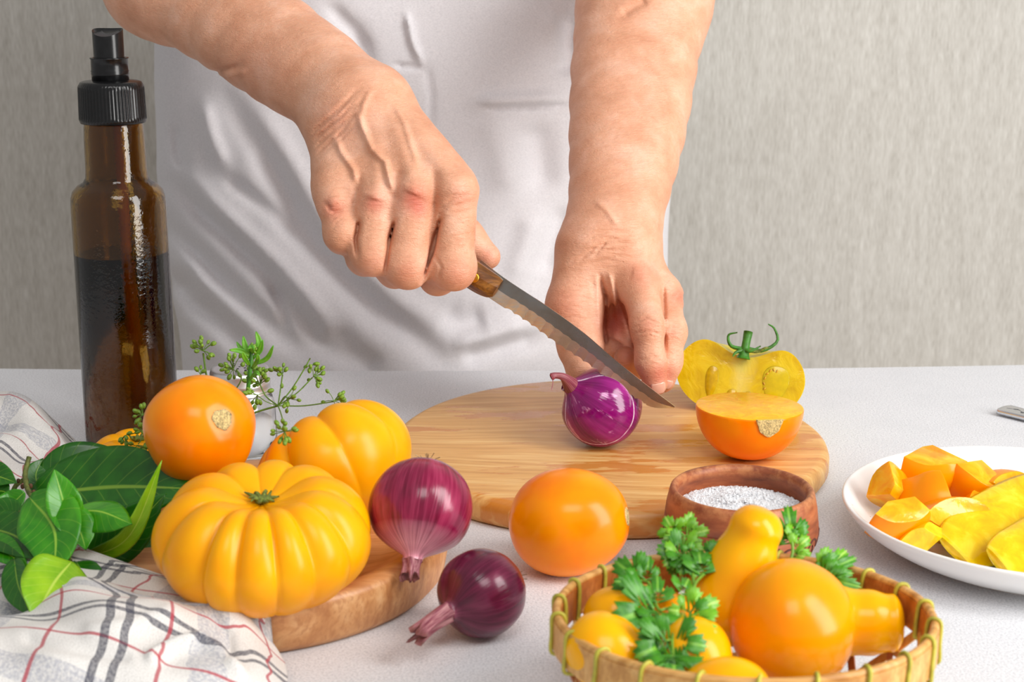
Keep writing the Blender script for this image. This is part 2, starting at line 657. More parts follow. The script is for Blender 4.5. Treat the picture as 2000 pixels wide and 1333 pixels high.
def table_top():
    xs = np.linspace(-0.75, 0.75, 41)
    e = [tab(0, 719)[1], tab(760, 730)[1], tab(2000, 712)[1]]
    px = [tab(0, 719)[0], tab(760, 730)[0], tab(2000, 712)[0]]
    co = np.polyfit(px, e, 2)
    co = np.array([0.0, *np.polyfit([px[0], px[2]], [e[0], e[2]], 1)]) * 0.5 + co * 0.5
    back = np.polyval(co, np.clip(xs, -0.55, 0.55))
    outline = [(x, 0.38) for x in xs] + [(x, y) for x, y in zip(xs[::-1], back[::-1])]
    n = len(outline)
    r = 0.003
    ring = []
    V = []
    c = np.array([0, 0.75])
    for z, ins in ((-0.03, 0.0), (-r, 0.0), (-r * 0.3, r * 0.3), (0.0, r)):
        for x, y in outline:
            d = c - np.array([x, y])
            d = d / np.linalg.norm(d)
            V.append((x + d[0] * ins, y + d[1] * ins - 0.8, z - FLOOR_Z))
    F = [tuple(range(n - 1, -1, -1))]
    for k in range(3):
        for i in range(n):
            j = (i + 1) % n
            F.append((k * n + i, k * n + j, (k + 1) * n + j, (k + 1) * n + i))
    F.append(tuple(3 * n + i for i in range(n)))
    obj('tabletop', V, F, mat_table(), table, False)


table_top()
M_LEG = mat_plain('painted_table_leg', s2l(210, 208, 205), 0.5, 60, 0.05)
for sx in (-0.68, 0.68):
    for sy in (0.44, 1.02):
        G = Geo()
        box(G, (sx - 0.025, sy - 0.8 - 0.025, 0), (sx + 0.025, sy - 0.8 + 0.025, -FLOOR_Z - 0.03))
        G.build('leg', M_LEG, table, False)
# ------------------------------------------------------------------ person
def mm(px, py, Y):
    return at(px, py, Y)


GROUPS = []     # (k with the rest, k inside, [cones])

# right hand (holds the knife): joints as image point + depth
RW = at(684, 203, 0.945)
rh = {
    'index': [at(889, 374, 0.888), at(885, 522, 0.880), at(855, 539, 0.906), at(852, 508, 0.920)],
    'middle': [at(808, 378, 0.888), at(795, 517, 0.879), at(772, 524, 0.906), at(768, 488, 0.920)],
    'ring': [at(735, 393, 0.890), at(728, 495, 0.880), at(712, 503, 0.907), at(710, 470, 0.920)],
    'pinky': [at(657, 400, 0.894), at(670, 456, 0.886), at(668, 464, 0.908), at(676, 440, 0.920)],
}
rr = {
    'index': [.0130, .0124, .0112, .0085],
    'middle': [.0130, .0130, .0114, .0085],
    'ring': [.0122, .0121, .0106, .0080],
    'pinky': [.0108, .0103, .0092, .0072],
}
# forearm + wrist (two bones side by side), elbow, upper arm
RE = at(322, -45, 1.075)
RS = np.array([-0.285, 1.27, 0.47])


def lerp(a, b, t):
    return a + (b - a) * t




class Chain:
    """row of rounded cones sharing their joints"""
    def __init__(self, pts, rad):
        self.c = [Cone(pts[i], pts[i + 1], rad[i], rad[i + 1]) for i in range(len(pts) - 1)]
        self.a, self.b = np.min(pts, 0).astype(np.float32), np.max(pts, 0).astype(np.float32)
        self.ra = self.rb = max(rad)

    def __call__(self, P):
        d = self.c[0](P)
        for c in self.c[1:]:
            d = smin(d, c(P), .004)
        return d


def limb(spec, up, flat=.34):
    """spec: (u, v, Y, half width in px). Two parallel rows give a flattened section"""
    C = np.array([at(a, b, c) for a, b, c, _ in spec])
    W = np.array([h / FPX * (p[1] * CP + (CAM_H - p[2]) * SP) for (_, _, _, h), p in zip(spec, C)])
    n = 13
    C2 = spline(np.hstack([C, W[:, None]]), n)
    s = up / np.linalg.norm(up)
    return [Chain(C2[:, :3] + k * s * flat * C2[:, 3:], list(C2[:, 3] * (1 - flat))) for k in (1, -1)]


side = at(752, 150, .945) - at(600, 243, .945)
side /= np.linalg.norm(side)
GROUPS.append((.014, .022, limb([(700, 220, .940, 84), (676, 197, .948, 88), (620, 152, .968, 99), (560, 112, .990, 104), (452, 33, 1.025, 112), (330, -45, 1.07, 116)], side)))
GROUPS.append((.03, .02, [Cone(RE, RS, .0370, .052)]))
palm = []
carp = {'index': at(742, 196, .940), 'middle': at(712, 212, .936), 'ring': at(684, 230, .936), 'pinky': at(656, 248, .941)}
crad = {'index': .0144, 'middle': .0144, 'ring': .0139, 'pinky': .0128}
for k in rh:
    palm.append(Cone(lerp(RW, carp[k], .3), carp[k], .0150, crad[k]))
    palm.append(Cone(carp[k], rh[k][0], crad[k], rr[k][0] * .96))
palm.append(Cone(at(662, 270, .945), at(656, 365, .904), .0128, .0122))      # heel of the hand
for k in ('index', 'middle', 'ring'):                                          # palm flesh behind the metacarpals
    palm.append(Cone(carp[k] + np.array([0.0, .012, -.004]), rh[k][0] + np.array([0, .012, .002]), .013, .010))
GROUPS.append((.016, .014, palm))
for k in rh:
    J, R = rh[k], rr[k]
    GROUPS.append((.0036, .0045, [Cone(J[i], J[i + 1], R[i], R[i + 1]) for i in range(3)] + [Cone(J[1], J[1], R[1] * 1.03, R[1] * 1.03)]))
GROUPS.append((.003, .003, [Cone(at(854, 395, .896), at(841, 518, .8895), .0106, .0092), Cone(at(768, 405, .902), at(756, 505, .8995), .0085, .0075),
                            Cone(at(700, 415, .904), at(697, 480, .902), .0080, .0070)]))      # skin between the fingers
RT = [at(742, 236, .955), at(835, 395, .940), at(908, 463, .926), at(952, 501, .922)]
GROUPS.append((.006, .008, [Cone(RT[0], RT[1], .0175, .0132), Cone(RT[1], RT[2], .0128, .0106), Cone(RT[2], RT[3], .0104, .0080)]))

# left hand (holds the onion)
LW = at(1189, 452, .972)
LE = at(1262, -12, 1.12)
LS = np.array([0.125, 1.27, 0.47])
sl = np.array([1.0, 0.0, 0.0])
GROUPS.append((.016, .022, limb([(1187, 470, .966, 84), (1193, 445, .974, 87), (1209, 380, .994, 96), (1226, 250, 1.037, 113), (1242, 100, 1.087, 122), (1262, -12, 1.12, 118)], sl)))
GROUPS.append((.03, .02, [Cone(LE, LS, .0400, .055)]))
lh = {
    'index': [at(1248, 558, .944), at(1267, 640, .922), at(1271, 706, .914), at(1280, 748, .9155)],
    'middle': [at(1294, 573, .957), at(1305, 648, .938), at(1302, 706, .931), at(1294, 742, .930)],
    'ring': [at(1298, 596, .980), at(1282, 690, .972), at(1246, 712, .958), at(1222, 700, .946)],
    'pinky': [at(1284, 600, .998), at(1252, 690, .990), at(1215, 700, .975), at(1196, 684, .962)],
}
lr = {
    'index': [.0122, .0107, .0093, .0076],
    'middle': [.0118, .0106, .0096, .0082],
    'ring': [.0112, .0100, .0088, .0076],
    'pinky': [.0105, .0088, .0078, .0068],
}
lc = {'index': at(1213, 478, .966), 'middle': at(1226, 478, .976), 'ring': at(1222, 485, .988), 'pinky': at(1205, 490, .996)}
lpalm = []
for k in lh:
    lpalm.append(Cone(lerp(LW, lc[k], .3), lc[k], .016, .0140))
    lpalm.append(Cone(lc[k], lh[k][0], .0140, lr[k][0] * .97))
GROUPS.append((.016, .012, lpalm))
for k in lh:
    J, R = lh[k], lr[k]
    GROUPS.append((.0045, .0045, [Cone(J[i], J[i + 1], R[i], R[i + 1]) for i in range(3)] + [Cone(J[1], J[1], R[1] * 1.04, R[1] * 1.04)]))
LT = [at(1142, 500, .964), at(1114, 598, .948), at(1130, 676, .934), at(1143, 728, .918), at(1150, 760, .914)]
GROUPS.append((.012, .010, [Cone(LT[0], LT[1], .0190, .0140), Cone(LT[1], LT[2], .0140, .0118), Cone(LT[2], LT[3], .0114, .0094),
                            Cone(LT[3], LT[4], .0094, .0080),
                            Cone(at(1160, 505, .964), at(1146, 600, .952), .0165, .0115), Cone(at(1146, 600, .952), at(1150, 670, .938), .0110, .0095)]))
# palm seen through the gap
GROUPS.append((.008, .008, [Cone(at(1205, 520, .985), at(1195, 640, .992), .016, .014), Cone(at(1240, 560, .985), at(1235, 650, .990), .016, .012),
                            Cone(at(1175, 560, .985), at(1165, 660, .975), .012, .010)]))
# skin web between thumb and forefinger
GROUPS.append((.010, .006, [Cone(at(1165, 520, .962), at(1222, 548, .950), .0115, .0100)]))

# veins, tendons, creases, knuckles: (image polyline, width px, height m, greatest depth Y)
DETAIL = [
    ([(700, 225), (708, 250), (726, 292), (752, 315), (760, 350), (768, 372)], 6.0, .0022, .965),
    ([(655, 270), (668, 300), (690, 330), (698, 362)], 6.0, .0018, .965),
    ([(770, 205), (790, 240), (805, 290), (815, 320)], 6.0, .0011, .965),
    ([(725, 175), (712, 200), (705, 230)], 6.0, .0010, .965),
    ([(770, 240), (808, 350)], 16.0, .0012, .965), ([(800, 235), (880, 350)], 18.0, .0012, .965),
    ([(735, 270), (736, 370)], 14.0, .0010, .965),
    ([(812, 366), (806, 380)], 22.0, .0024, .965), ([(733, 378), (730, 390)], 18.0, .0022, .965),
    ([(650, 384), (654, 400)], 14.0, .0018, .965), ([(893, 365), (895, 378)], 24.0, .0012, .965),
    ([(780, 330), (770, 395)], 9.0, -.0016, .965), ([(700, 345), (694, 405)], 8.0, -.0018, .965), ([(848, 330), (850, 410)], 9.0, -.0012, .965),
    ([(772, 430), (760, 470), (752, 530)], 4.5, -.0034, .905), ([(862, 420), (847, 480), (824, 550)], 4.5, -.0034, .905), ([(702, 430), (695, 465), (698, 500)], 4.5, -.0030, .905),
    # creases of the right hand
    ([(860, 408), (882, 392), (915, 380)], 2.4, -.0008, .965), ([(855, 420), (880, 404), (925, 396)], 2.4, -.0007, .965),
    ([(852, 438), (880, 418), (922, 410)], 2.4, -.0007, .965),
    ([(640, 405), (650, 414), (668, 412)], 3.0, -.0012, .965), ([(632, 396), (645, 404)], 2.6, -.0010, .965),
    ([(848, 498), (862, 522), (856, 545)], 3.0, -.0009, .965),
    ([(618, 285), (650, 255), (690, 225)], 3.0, -.0010, .965), ([(616, 272), (645, 245), (690, 205)], 3.0, -.0010, .965),
    ([(610, 258), (640, 232), (680, 195)], 3.0, -.0008, .965), ([(620, 300), (650, 272), (680, 250)], 2.6, -.0008, .965),
    ([(470, 128), (430, 138), (400, 148)], 6.0, -.0016, 1.1), ([(480, 140), (440, 152)], 6.0, .0010, 1.1),
    # left wrist and hand
    ([(1160, 500), (1185, 470), (1230, 462)], 3.2, -.0009, 1.0), ([(1130, 510), (1170, 478), (1240, 474)], 3.0, -.0007, 1.0),
    ([(1110, 515), (1160, 486), (1215, 490)], 2.6, -.0007, 1.0), ([(1155, 455), (1190, 450), (1235, 455)], 2.6, -.0006, 1.0),
    ([(1172, 540), (1182, 580), (1180, 640), (1186, 680)], 5.0, -.0028, .99), ([(1190, 535), (1200, 580), (1205, 620)], 4.5, .0016, .99),
    ([(1165, 540), (1168, 590), (1172, 650)], 4.0, .0010, .99),
    ([(1200, 552), (1208, 590), (1222, 625), (1232, 660)], 3.5, -.0010, .99),
    ([(1240, 632), (1262, 622), (1290, 634)], 2.2, -.0008, .99), ([(1238, 640), (1265, 632), (1292, 642)], 2.0, -.0008, .99),
    ([(1240, 652), (1265, 646), (1294, 655)], 2.0, -.0006, .99), ([(1246, 705), (1270, 698), (1294, 706)], 2.0, -.0006, .99),
    ([(1296, 560), (1298, 620), (1300, 700)], 3.5, -.0018, .99),
    ([(1302, 690), (1318, 692), (1326, 700)], 2.2, -.0007, .99), ([(1303, 645), (1320, 640), (1334, 646)], 2.2, -.0007, .99),
    ([(1322, 572), (1330, 580)], 14.0, .0012, 1.02), ([(1235, 530), (1262, 535)], 14.0, .0010, 1.0),
    ([(1165, 395), (1185, 410), (1205, 440)], 6.0, .0010, 1.02),
    ([(1215, 30), (1240, 12), (1262, 0)], 9.0, -.0022, 1.2),
]
_w = random.Random(21)
for i in range(15):                      # skin folds of the right wrist
    s = i / 14
    a = (612 + 8 * s + _w.uniform(-3, 3), 250 + 58 * s)
    b = (700 + 26 * _w.uniform(-.5, .5), 165 + 72 * s + _w.uniform(-5, 5))
    m = ((a[0] + b[0]) / 2 + 4, (a[1] + b[1]) / 2 + 4 + _w.uniform(-3, 3))
    DETAIL.append(([a, m, b], 3.4, -.00042 * _w.uniform(.6, 1.2), .965))
for (ux, uy), (wx, wy), n, hw in (((900, 395), (890, 470), 8, 30), ((808, 392), (800, 470), 8, 26), ((735, 405), (728, 455), 6, 20), ((655, 412), (662, 440), 4, 16)):
    for i in range(n):                   # fine lines across the backs of the fingers
        s = i / (n - 1)
        x, y = ux + (wx - ux) * s + _w.uniform(-4, 4), uy + (wy - uy) * s
        h = hw * _w.uniform(.5, .95)
        DETAIL.append(([(x - h, y + 8 + _w.uniform(-3, 3)), (x, y), (x + h, y - 3 + _w.uniform(-3, 3))], 1.8, -.00045, .93))
for i in range(9):                       # lines round the left wrist
    y = 452 + i * 7
    h = _w.uniform(30, 62)
    x = 1185 + _w.uniform(-12, 20)
    DETAIL.append(([(x - h, y + 14), (x, y), (x + h, y + 6)], 2.0, -.00045, 1.0))
for (ux, uy), (wx, wy), n, hw in (((1266, 622), (1266, 656), 5, 26), ((1318, 636), (1316, 662), 4, 16), ((1270, 694), (1271, 710), 3, 22), ((1120, 560), (1120, 640), 5, 28)):
    for i in range(n):
        s = i / (n - 1)
        x, y = ux + (wx - ux) * s, uy + (wy - uy) * s
        h = hw * _w.uniform(.6, .95)
        DETAIL.append(([(x - h, y + 4), (x, y - 2), (x + h, y + 4 + _w.uniform(-3, 3))], 1.7, -.00050, .99))
DET_BB = [(min(p[0] for p in d[0]) - 3 * d[1], max(p[0] for p in d[0]) + 3 * d[1],
           min(p[1] for p in d[0]) - 3 * d[1], max(p[1] for p in d[0]) + 3 * d[1]) for d in DETAIL]


def group_eval(P, k, cones):
    D = np.full(len(P), 0.08, np.float32)
    for c in cones:
        m = max(c.ra, c.rb) + 0.05
        lo, hi = np.minimum(c.a, c.b) - m, np.maximum(c.a, c.b) + m
        s = ((P > lo) & (P < hi)).all(1)
        if s.any():
            D[s] = smin(D[s], c(P[s]), k)
    return D


def arms_sdf(P):
    D = np.full(len(P), 0.08, np.float32)
    for kr, ki, cones in GROUPS:
        m = max(max(c.ra, c.rb) for c in cones) + 0.05
        lo = np.min([np.minimum(c.a, c.b) for c in cones], 0) - m
        hi = np.max([np.maximum(c.a, c.b) for c in cones], 0) + m
        s = ((P > lo) & (P < hi)).all(1)
        if s.any():
            Q = P[s]
            D[s] = smin(D[s], group_eval(Q, ki, cones), kr)
    near = np.nonzero(np.abs(D) < 0.009)[0]
    if len(near):
        Q = P[near].astype(np.float64)
        u, v = pix(Q)
        add = np.zeros(len(near))
        for (pts, w, a, ym), bb in zip(DETAIL, DET_BB):
            s = np.nonzero((u > bb[0]) & (u < bb[1]) & (v > bb[2]) & (v < bb[3]) & (Q[:, 1] < ym))[0]
            if len(s):
                e, t = polyline_dist(u[s], v[s], pts)
                add[s] += a * np.exp(-(e / w) ** 2) * np.clip(np.minimum(t, 1 - t) * 5 + .35, 0, 1)
        x, y, z = Q[:, 0], Q[:, 1], Q[:, 2]
        add += 0.00015 * np.sin(x * 210 + 3 * np.sin(z * 90)) * np.sin(y * 170 + z * 260 + 1.3)
        D[near] -= add
    return D


def clip_arm(P):
    """arms only: stop inside the sleeves"""
    return np.maximum(arms_sdf(P), np.maximum(P[:, 1] - 1.20, P[:, 2] - 0.40))


V1, F1 = surface_nets(clip_arm, (-0.34, 0.77, 0.0), (0.18, 1.22, 0.42), 0.00115)

TX, TY = -0.082, 1.30


def torso_sdf(P):
    x, y, z = P[:, 0] - TX, P[:, 1] - TY, P[:, 2]
    w = 0.155 + 0.02 * np.clip((z - 0.1) / 0.3, 0, 1)
    d = (np.sqrt((x / w) ** 2 + (y / 0.095) ** 2) - 1) * 0.095
    d = np.maximum(d, np.maximum(z - 0.46, -0.12 - z))
    for c in (Cone((TX - .12, TY, .46), (TX + .12, TY, .46), .055, .055), Cone((TX, TY, .46), (TX, TY - .01, .60), .06, .055),
              Cone(RS, lerp(RS, RE, .75), .052, .040), Cone(LS, lerp(LS, LE, .75), .055, .045),
              Cone((TX - .085, TY, -.06), (TX - .09, TY - .01, -.42), .085, .058), Cone((TX - .09, TY - .01, -.42), (TX - .09, TY, -.80), .055, .035),
              Cone((TX + .085, TY, -.06), (TX + .09, TY - .01, -.42), .085, .058), Cone((TX + .09, TY - .01, -.42), (TX + .09, TY, -.80), .055, .035),
              Cone((TX - .09, TY, -.835), (TX - .10, TY - .16, -.845), .042, .034), Cone((TX + .09, TY, -.835), (TX + .10, TY - .16, -.845), .042, .034)):
        d = smin(d, c(P), .04)
    return np.maximum(d, -(P[:, 2] - FLOOR_Z - .001))


V2, F2 = surface_nets(torso_sdf, (-0.42, 1.02, FLOOR_Z - .02), (0.26, 1.46, 0.68), 0.010)
VB, FB = np.vstack([V1, V2]), np.vstack([F1, F2 + len(V1)])
me = mesh_np('person', VB, FB)
body = link_mesh('person', me, M_SKIN)
tag(body, 'person in a white shirt standing behind the table, slicing an onion with a knife', 'person')
u, v = pix(V1)
fl = np.zeros(len(VB), np.float32)
FLUSH_SHADE = [(808, 390, 26, .70), (820, 412, 16, .35), (732, 398, 20, .60), (652, 408, 22, .50), (905, 385, 26, .25), (893, 540, 30, .25), (795, 535, 26, .22), (730, 515, 24, .2),
         (1328, 580, 20, .4), (1255, 535, 30, .25), (1265, 635, 22, .25), (1284, 735, 24, .35), (1300, 730, 22, .3), (1100, 600, 40, .25), (1312, 650, 18, .25),
         (1200, 640, 26, .75), (1210, 610, 20, .5), (1225, 690, 26, .3), (660, 235, 40, .15), (500, 130, 60, .12), (955, 500, 20, .3)]  # left palm spots: shade inside the hand, painted as deep red
for a, b, w, s in FLUSH_SHADE:
    fl[:len(V1)] += s * np.exp(-(((u - a) ** 2 + (v - b) ** 2) / w ** 2))
at_ = me.attributes.new('flush_shade', 'FLOAT', 'POINT')
at_.data.foreach_set('value', np.clip(fl, 0, .85))

# fingernails of the left fore and middle finger, on the side turned to the camera
M_NAIL = Mat('fingernail', s2l(228, 172, 148), 0.28, sss=.15, sss_radius=(1, .4, .3), sss_scale=.003).m
for p0, p1, r, w in ((at(1279, 742, .9155), at(1283, 764, .9158), .0077, .62), (at(1297, 736, .9305), at(1293, 754, .9302), .0084, .55)):
    t = (p1 - p0) / np.linalg.norm(p1 - p0)
    f = np.array([.12, -1, .1])
    f = f - t * (f @ t)
    f /= np.linalg.norm(f)
    sd = np.cross(t, f)
    V = []
    for i in range(9):
        s = i / 8
        rr = r * (1 - .20 * s * s)
        for j in range(9):
            a = (-1 + j / 4) * w * (1 - .35 * max(0, s - .7) / .3 - .2 * max(0, .2 - s) / .2)
            V.append(p0 + (p1 - p0) * s + (f * math.cos(a) + sd * math.sin(a)) * (rr + .0003))
    nl = obj('fingernail', V, grid_faces(9, 9), M_NAIL, body)
    md = nl.modifiers.new('thickness', 'SOLIDIFY')
    md.thickness = .0006

# shirt: child of the person
SE = [(-.30, -.285, .118), (-.06, -.285, .125), (.0, -.290, .131), (.06, -.297, .134), (.13, -.300, .136), (.2, -.298, .138), (.28, -.296, .138), (.5, -.29, .13)]
SEz = np.array([s[0] for s in SE])
SEl = np.array([s[1] for s in SE])
SEr = np.array([s[2] for s in SE])
FOLDS = [   # image polyline, width px, height m (negative = valley)
    ([(448, 193), (514, 290), (555, 366), (586, 437), (616, 483), (677, 550), (739, 611), (800, 650), (864, 706)], 20, -.0085),
    ([(470, 190), (540, 290), (590, 370), (640, 450), (710, 530), (790, 600), (880, 650)], 22, .0045),
    ([(346, 356), (392, 412), (453, 468), (514, 529), (565, 590), (626, 672), (687, 718)], 15, -.0065),
    ([(360, 335), (420, 405), (480, 460), (545, 520), (600, 580), (660, 660)], 16, .0040),
    ([(330, 442), (380, 500), (427, 550), (478, 600), (545, 650), (620, 700)], 18, -.0065),
    ([(335, 520), (380, 590), (440, 640), (500, 700)], 16, -.0050),
    ([(340, 470), (400, 545), (460, 600), (530, 660)], 12, .0035),
    ([(529, 555), (548, 600), (565, 646)], 9, -.0040),
    ([(438, 345), (478, 376), (545, 427), (585, 470)], 12, -.0040),
    ([(345, 240), (350, 300), (360, 330)], 10, -.0030),
    ([(395, 200), (410, 260), (440, 330)], 12, .0030),
    ([(640, 640), (690, 690), (740, 730)], 20, -.0065),
    ([(860, 610), (900, 632), (950, 622)], 22, -.0045),
    ([(900, 700), (937, 690), (1000, 672), (1060, 656)], 14, -.0045),
    ([(880, 670), (950, 660), (1040, 630)], 16, .0035),
    ([(940, 210), (980, 211), (1050, 209), (1112, 206)], 6, -.0030),
    ([(930, 200), (1000, 196), (1100, 190)], 12, .0040),
    ([(794, 25), (805, 80), (824, 125)], 6, .0028), ([(832, 125), (842, 190), (838, 260)], 7, -.0018), ([(770, 128), (824, 132)], 5, -.0022),
    ([(700, 60), (715, 130), (760, 200)], 14, -.0025), ([(640, 10), (690, 60), (720, 110)], 12, -.0030),
    ([(1118, 20), (1100, 90), (1112, 150)], 22, -.0085), ([(1075, 20), (1085, 80), (1098, 130)], 14, .0035),
    ([(1040, 240), (1050, 300), (1060, 380)], 26, -.0050), ([(960, 220), (980, 300), (1000, 380)], 26, .0030),
    ([(1100, 400), (1080, 470), (1060, 540)], 16, -.0035), ([(1000, 560), (1030, 470), (1040, 420)], 18, .0025),
]
FOLDS = [(p, w * (1.3 if w > 8 else 1.0), a * (1.65 if a < 0 else 1.9)) for p, w, a in FOLDS]


def shirt_sdf(P):
    z = P[:, 2]
    L, R = np.interp(z, SEz, SEl), np.interp(z, SEz, SEr)
    a, xc = (R - L) / 2, (R + L) / 2
    b = np.interp(z, [-.3, -.05, .1, .3, .5], [.132, .134, .124, .122, .10])
    q = np.sqrt(((P[:, 0] - xc) / a) ** 2 + ((P[:, 1] - TY) / b) ** 2)
    n = np.sqrt(((P[:, 0] - xc) / a ** 2) ** 2 + ((P[:, 1] - TY) / b ** 2) ** 2) + 1e-6
    d = q * (q - 1) / n
    d = np.maximum(d, np.maximum(z - .47, -.26 - z)).astype(np.float32)
    for c in (Cone((TX - .14, TY, .455), (TX + .14, TY, .455), .07, .07), Cone(RS, lerp(RS, RE, .50), .075, .066), Cone(LS, lerp(LS, LE, .50), .078, .070)):
        d = smin(d, c(P), .05)
    s = np.nonzero((np.abs(d) < .03) & (P[:, 1] < TY + .02) & (z < .36) & (z > -.16))[0]
    if len(s):
        Q = P[s].astype(np.float64)
        u, v = pix(Q)
        add = np.zeros(len(s))
        for pts, w, amp in FOLDS:
            e, t = polyline_dist(u, v, pts)
            add += amp * np.exp(-(e / w) ** 2) * np.clip(np.minimum(t, 1 - t) * 4 + .25, 0, 1)
        x, zz = Q[:, 0], Q[:, 2]
        add += .0008 * np.sin(x * 46 + zz * 31 + 1.5 * np.sin(zz * 22)) + .0004 * np.sin(x * 90 - zz * 75 + 2 * np.sin(x * 31))
        d[s] -= add.astype(np.float32)
    return d


V3, F3 = surface_nets(shirt_sdf, (-0.42, 1.03, -0.30), (0.26, 1.46, 0.56), 0.0030, margin=.024)
link_mesh('shirt', mesh_np('shirt', V3, F3), M_SHIRT, body)
# ------------------------------------------------------------------ cutting board and tray
M_BOARD = mat_wood('oiled_beech_board', s2l(204, 146, 78), s2l(228, 175, 103), s2l(240, 198, 130), 0.42, rot=math.radians(4), wet=s2l(206, 128, 44), curve=0.4)
M_TRAY = mat_wood('reddish_beech_tray', s2l(176, 114, 66), s2l(206, 148, 94), s2l(226, 176, 124), 0.4, rot=math.radians(-12), curve=0.4)

BC = np.array([0.0605, 0.911, 0.0])
BR, BT = 0.1345, 0.0165
board = thing('cutting_board', BC, 'round pale wooden cutting board with wet stains under the half-cut onion', 'cutting board')
prof = [(0, 0), (BR - .006, 0), (BR - .002, .0012), (BR, .0045), (BR, .0110), (BR - .0012, .0145), (BR - .0035, .0162), (BR - .006, BT), (BR * .5, BT), (0, BT)]
v, f, uv = lathe(prof, 128)
weld(obj('board_disc', v, f, M_BOARD, board, True, uv))

TC = np.array([-0.138, 0.736, 0.0])
TR = 0.104
tray = thing('wooden_tray', TC, 'round reddish wooden tray with a raised rim holding the ribbed yellow tomatoes', 'tray')
prof = [(0, 0), (TR - .008, 0), (TR - .003, .001), (TR - .0005, .004), (TR + .0015, .015), (TR + .002, .0225), (TR + .0005, .0255), (TR - .004, .0262),
        (TR - .010, .0252), (TR - .015, .0225), (TR - .022, .0185), (TR - .030, .0165), (0, .0160)]
v, f, uv = lathe(prof, 128)
weld(obj('tray_dish', v, f, M_TRAY, tray, True, uv))


# ------------------------------------------------------------------ tomatoes
def ribbed_mesh(name, a, c, edges, depth, mat, parent, dimple=.35, bdimple=.1, seg=220, nz=64, power=.9):
    """edges: angles (deg) of the grooves between lobes; axis = local Z"""
    E = np.radians(np.sort(np.array(edges) % 360))
    n = len(E)

    def lobe(phi):
        phi = phi % (2 * math.pi)
        i = int(np.searchsorted(E, phi)) % n
        lo, hi = E[i - 1], E[i]
        if hi <= lo: hi += 2 * math.pi
        p = phi if phi >= lo else phi + 2 * math.pi
        t = (p - lo) / (hi - lo)
        w = min(1.0, (hi - lo) / (2 * math.pi / n))
        return (max(0.0, math.sin(math.pi * t)) ** .55), w
    V = []
    for i in range(seg):
        ph = 2 * math.pi * i / seg
        b, w = lobe(ph)
        for j in range(nz):
            th = math.pi * (j + .0) / (nz - 1)
            s = math.sin(th)
            top = max(0.0, math.cos(th))
            d = depth * (0.45 + 0.9 * top) * (0.6 + .4 * w)
            r = a * (abs(s) ** power) * (1 - d * (1 - b) * min(1, s * 1.6))
            z = c * math.cos(th)
            z *= 1 - dimple * math.exp(-(th / .42) ** 2) - bdimple * math.exp(-((math.pi - th) / .5) ** 2)
            z += c * .10 * (b - .6) * top * min(1, s * 2)
            V.append((r * math.cos(ph), r * math.sin(ph), z))
    return weld(obj(name, V, grid_faces(seg, nz, wrap_u=True), mat, parent), 1e-7)


def calyx(parent, z, r, n=9, mat=None, seed=1):
    R = random.Random(seed)
    G = Geo()
    v, f, _ = lathe([(0, -.001), (r * .42, -.0008), (r * .5, .0006), (r * .35, .0022), (r * .15, .0026), (0, .0026)], 12)
    G.add(v, f)
    for i in range(n):
        a = 2 * math.pi * i / n + R.uniform(-.25, .25)
        L = r * R.uniform(.8, 1.35)
        d = np.array([math.cos(a), math.sin(a), 0])
        p = [d * r * .3 + (0, 0, .0012), d * L * .65 + (0, 0, R.uniform(.001, .003)), d * L + (0, 0, R.uniform(-.0005, .004))]
        v, f = tube(spline(p, 6), [.0011, .0012, .0010, .0008, .0006, .0003], 6)
        G.add(v, f)
    o = G.build('calyx', mat or M_CALYX, parent)
    o.location = (0, 0, z)
    return o


def scar(parent, z, r, rot=0):
    v, f, _ = lathe([(0, -.0012), (r * 1.02, -.0012), (r, .0004), (r * .8, .0007), (r * .5, .0002), (r * .25, .0008), (0, .0006)], 26,
                    lambda a, t: 1 + .07 * math.sin(a * 3 + rot) + .05 * math.sin(7 * a))
    o = obj('stem_scar', v, f, M_SCAR, parent)
    o.location = (0, 0, z)
    return o


def face(t, axis, twist=0):
    rot_to(t, axis, twist)
    return t


# the big ribbed one in front, propped on the tray rim
pA = np.array([at(515, 1062, .664)[0], .664, .0475])
tA = thing('ribbed_tomato', pA, 'big ribbed yellow beefsteak tomato with a dried green calyx, propped on the tray rim', 'tomato', 'ribbed yellow tomatoes on the tray')
edg = [-90 + e for e in (-36, -17, 5, 25, 51, 84, 118, 150, 182, 216, 250, 288)]
ribbed_mesh('fruit', .0505, .0305, edg, .15, M_YEL, tA, dimple=.42)
calyx(tA, .0305 * .60, .0072, 10, seed=3)
face(tA, (0.02, -.10, 1))

# ribbed one lying behind it
pB = at(655, 912, .772)
tB = thing('ribbed_tomato', pB, 'ribbed yellow tomato lying on its side at the back of the tray, under the dill', 'tomato', 'ribbed yellow tomatoes on the tray')
ribbed_mesh('fruit', .0435, .0305, [8, 48, 92, 131, 176, 222, 262, 305, 335], .15, M_YEL, tB, dimple=.3)
calyx(tB, .0305 * .7, .006, 8, seed=5)
face(tB, (-.50, .42, .76), .2)

# sliver of a yellow one far left, half hidden behind leaves
pD = np.array([at(272, 900, .806)[0], .806, .0345])
tD = thing('ribbed_tomato', pD, 'yellow tomato mostly hidden behind the bay leaves in front of the oil bottle', 'tomato', 'ribbed yellow tomatoes on the tray')
ribbed_mesh('fruit', .0285, .0190, [0, 50, 95, 150, 200, 250, 310], .10, M_YEL, tD, dimple=.3)
calyx(tD, .019 * .70, .005, 7, seed=8)


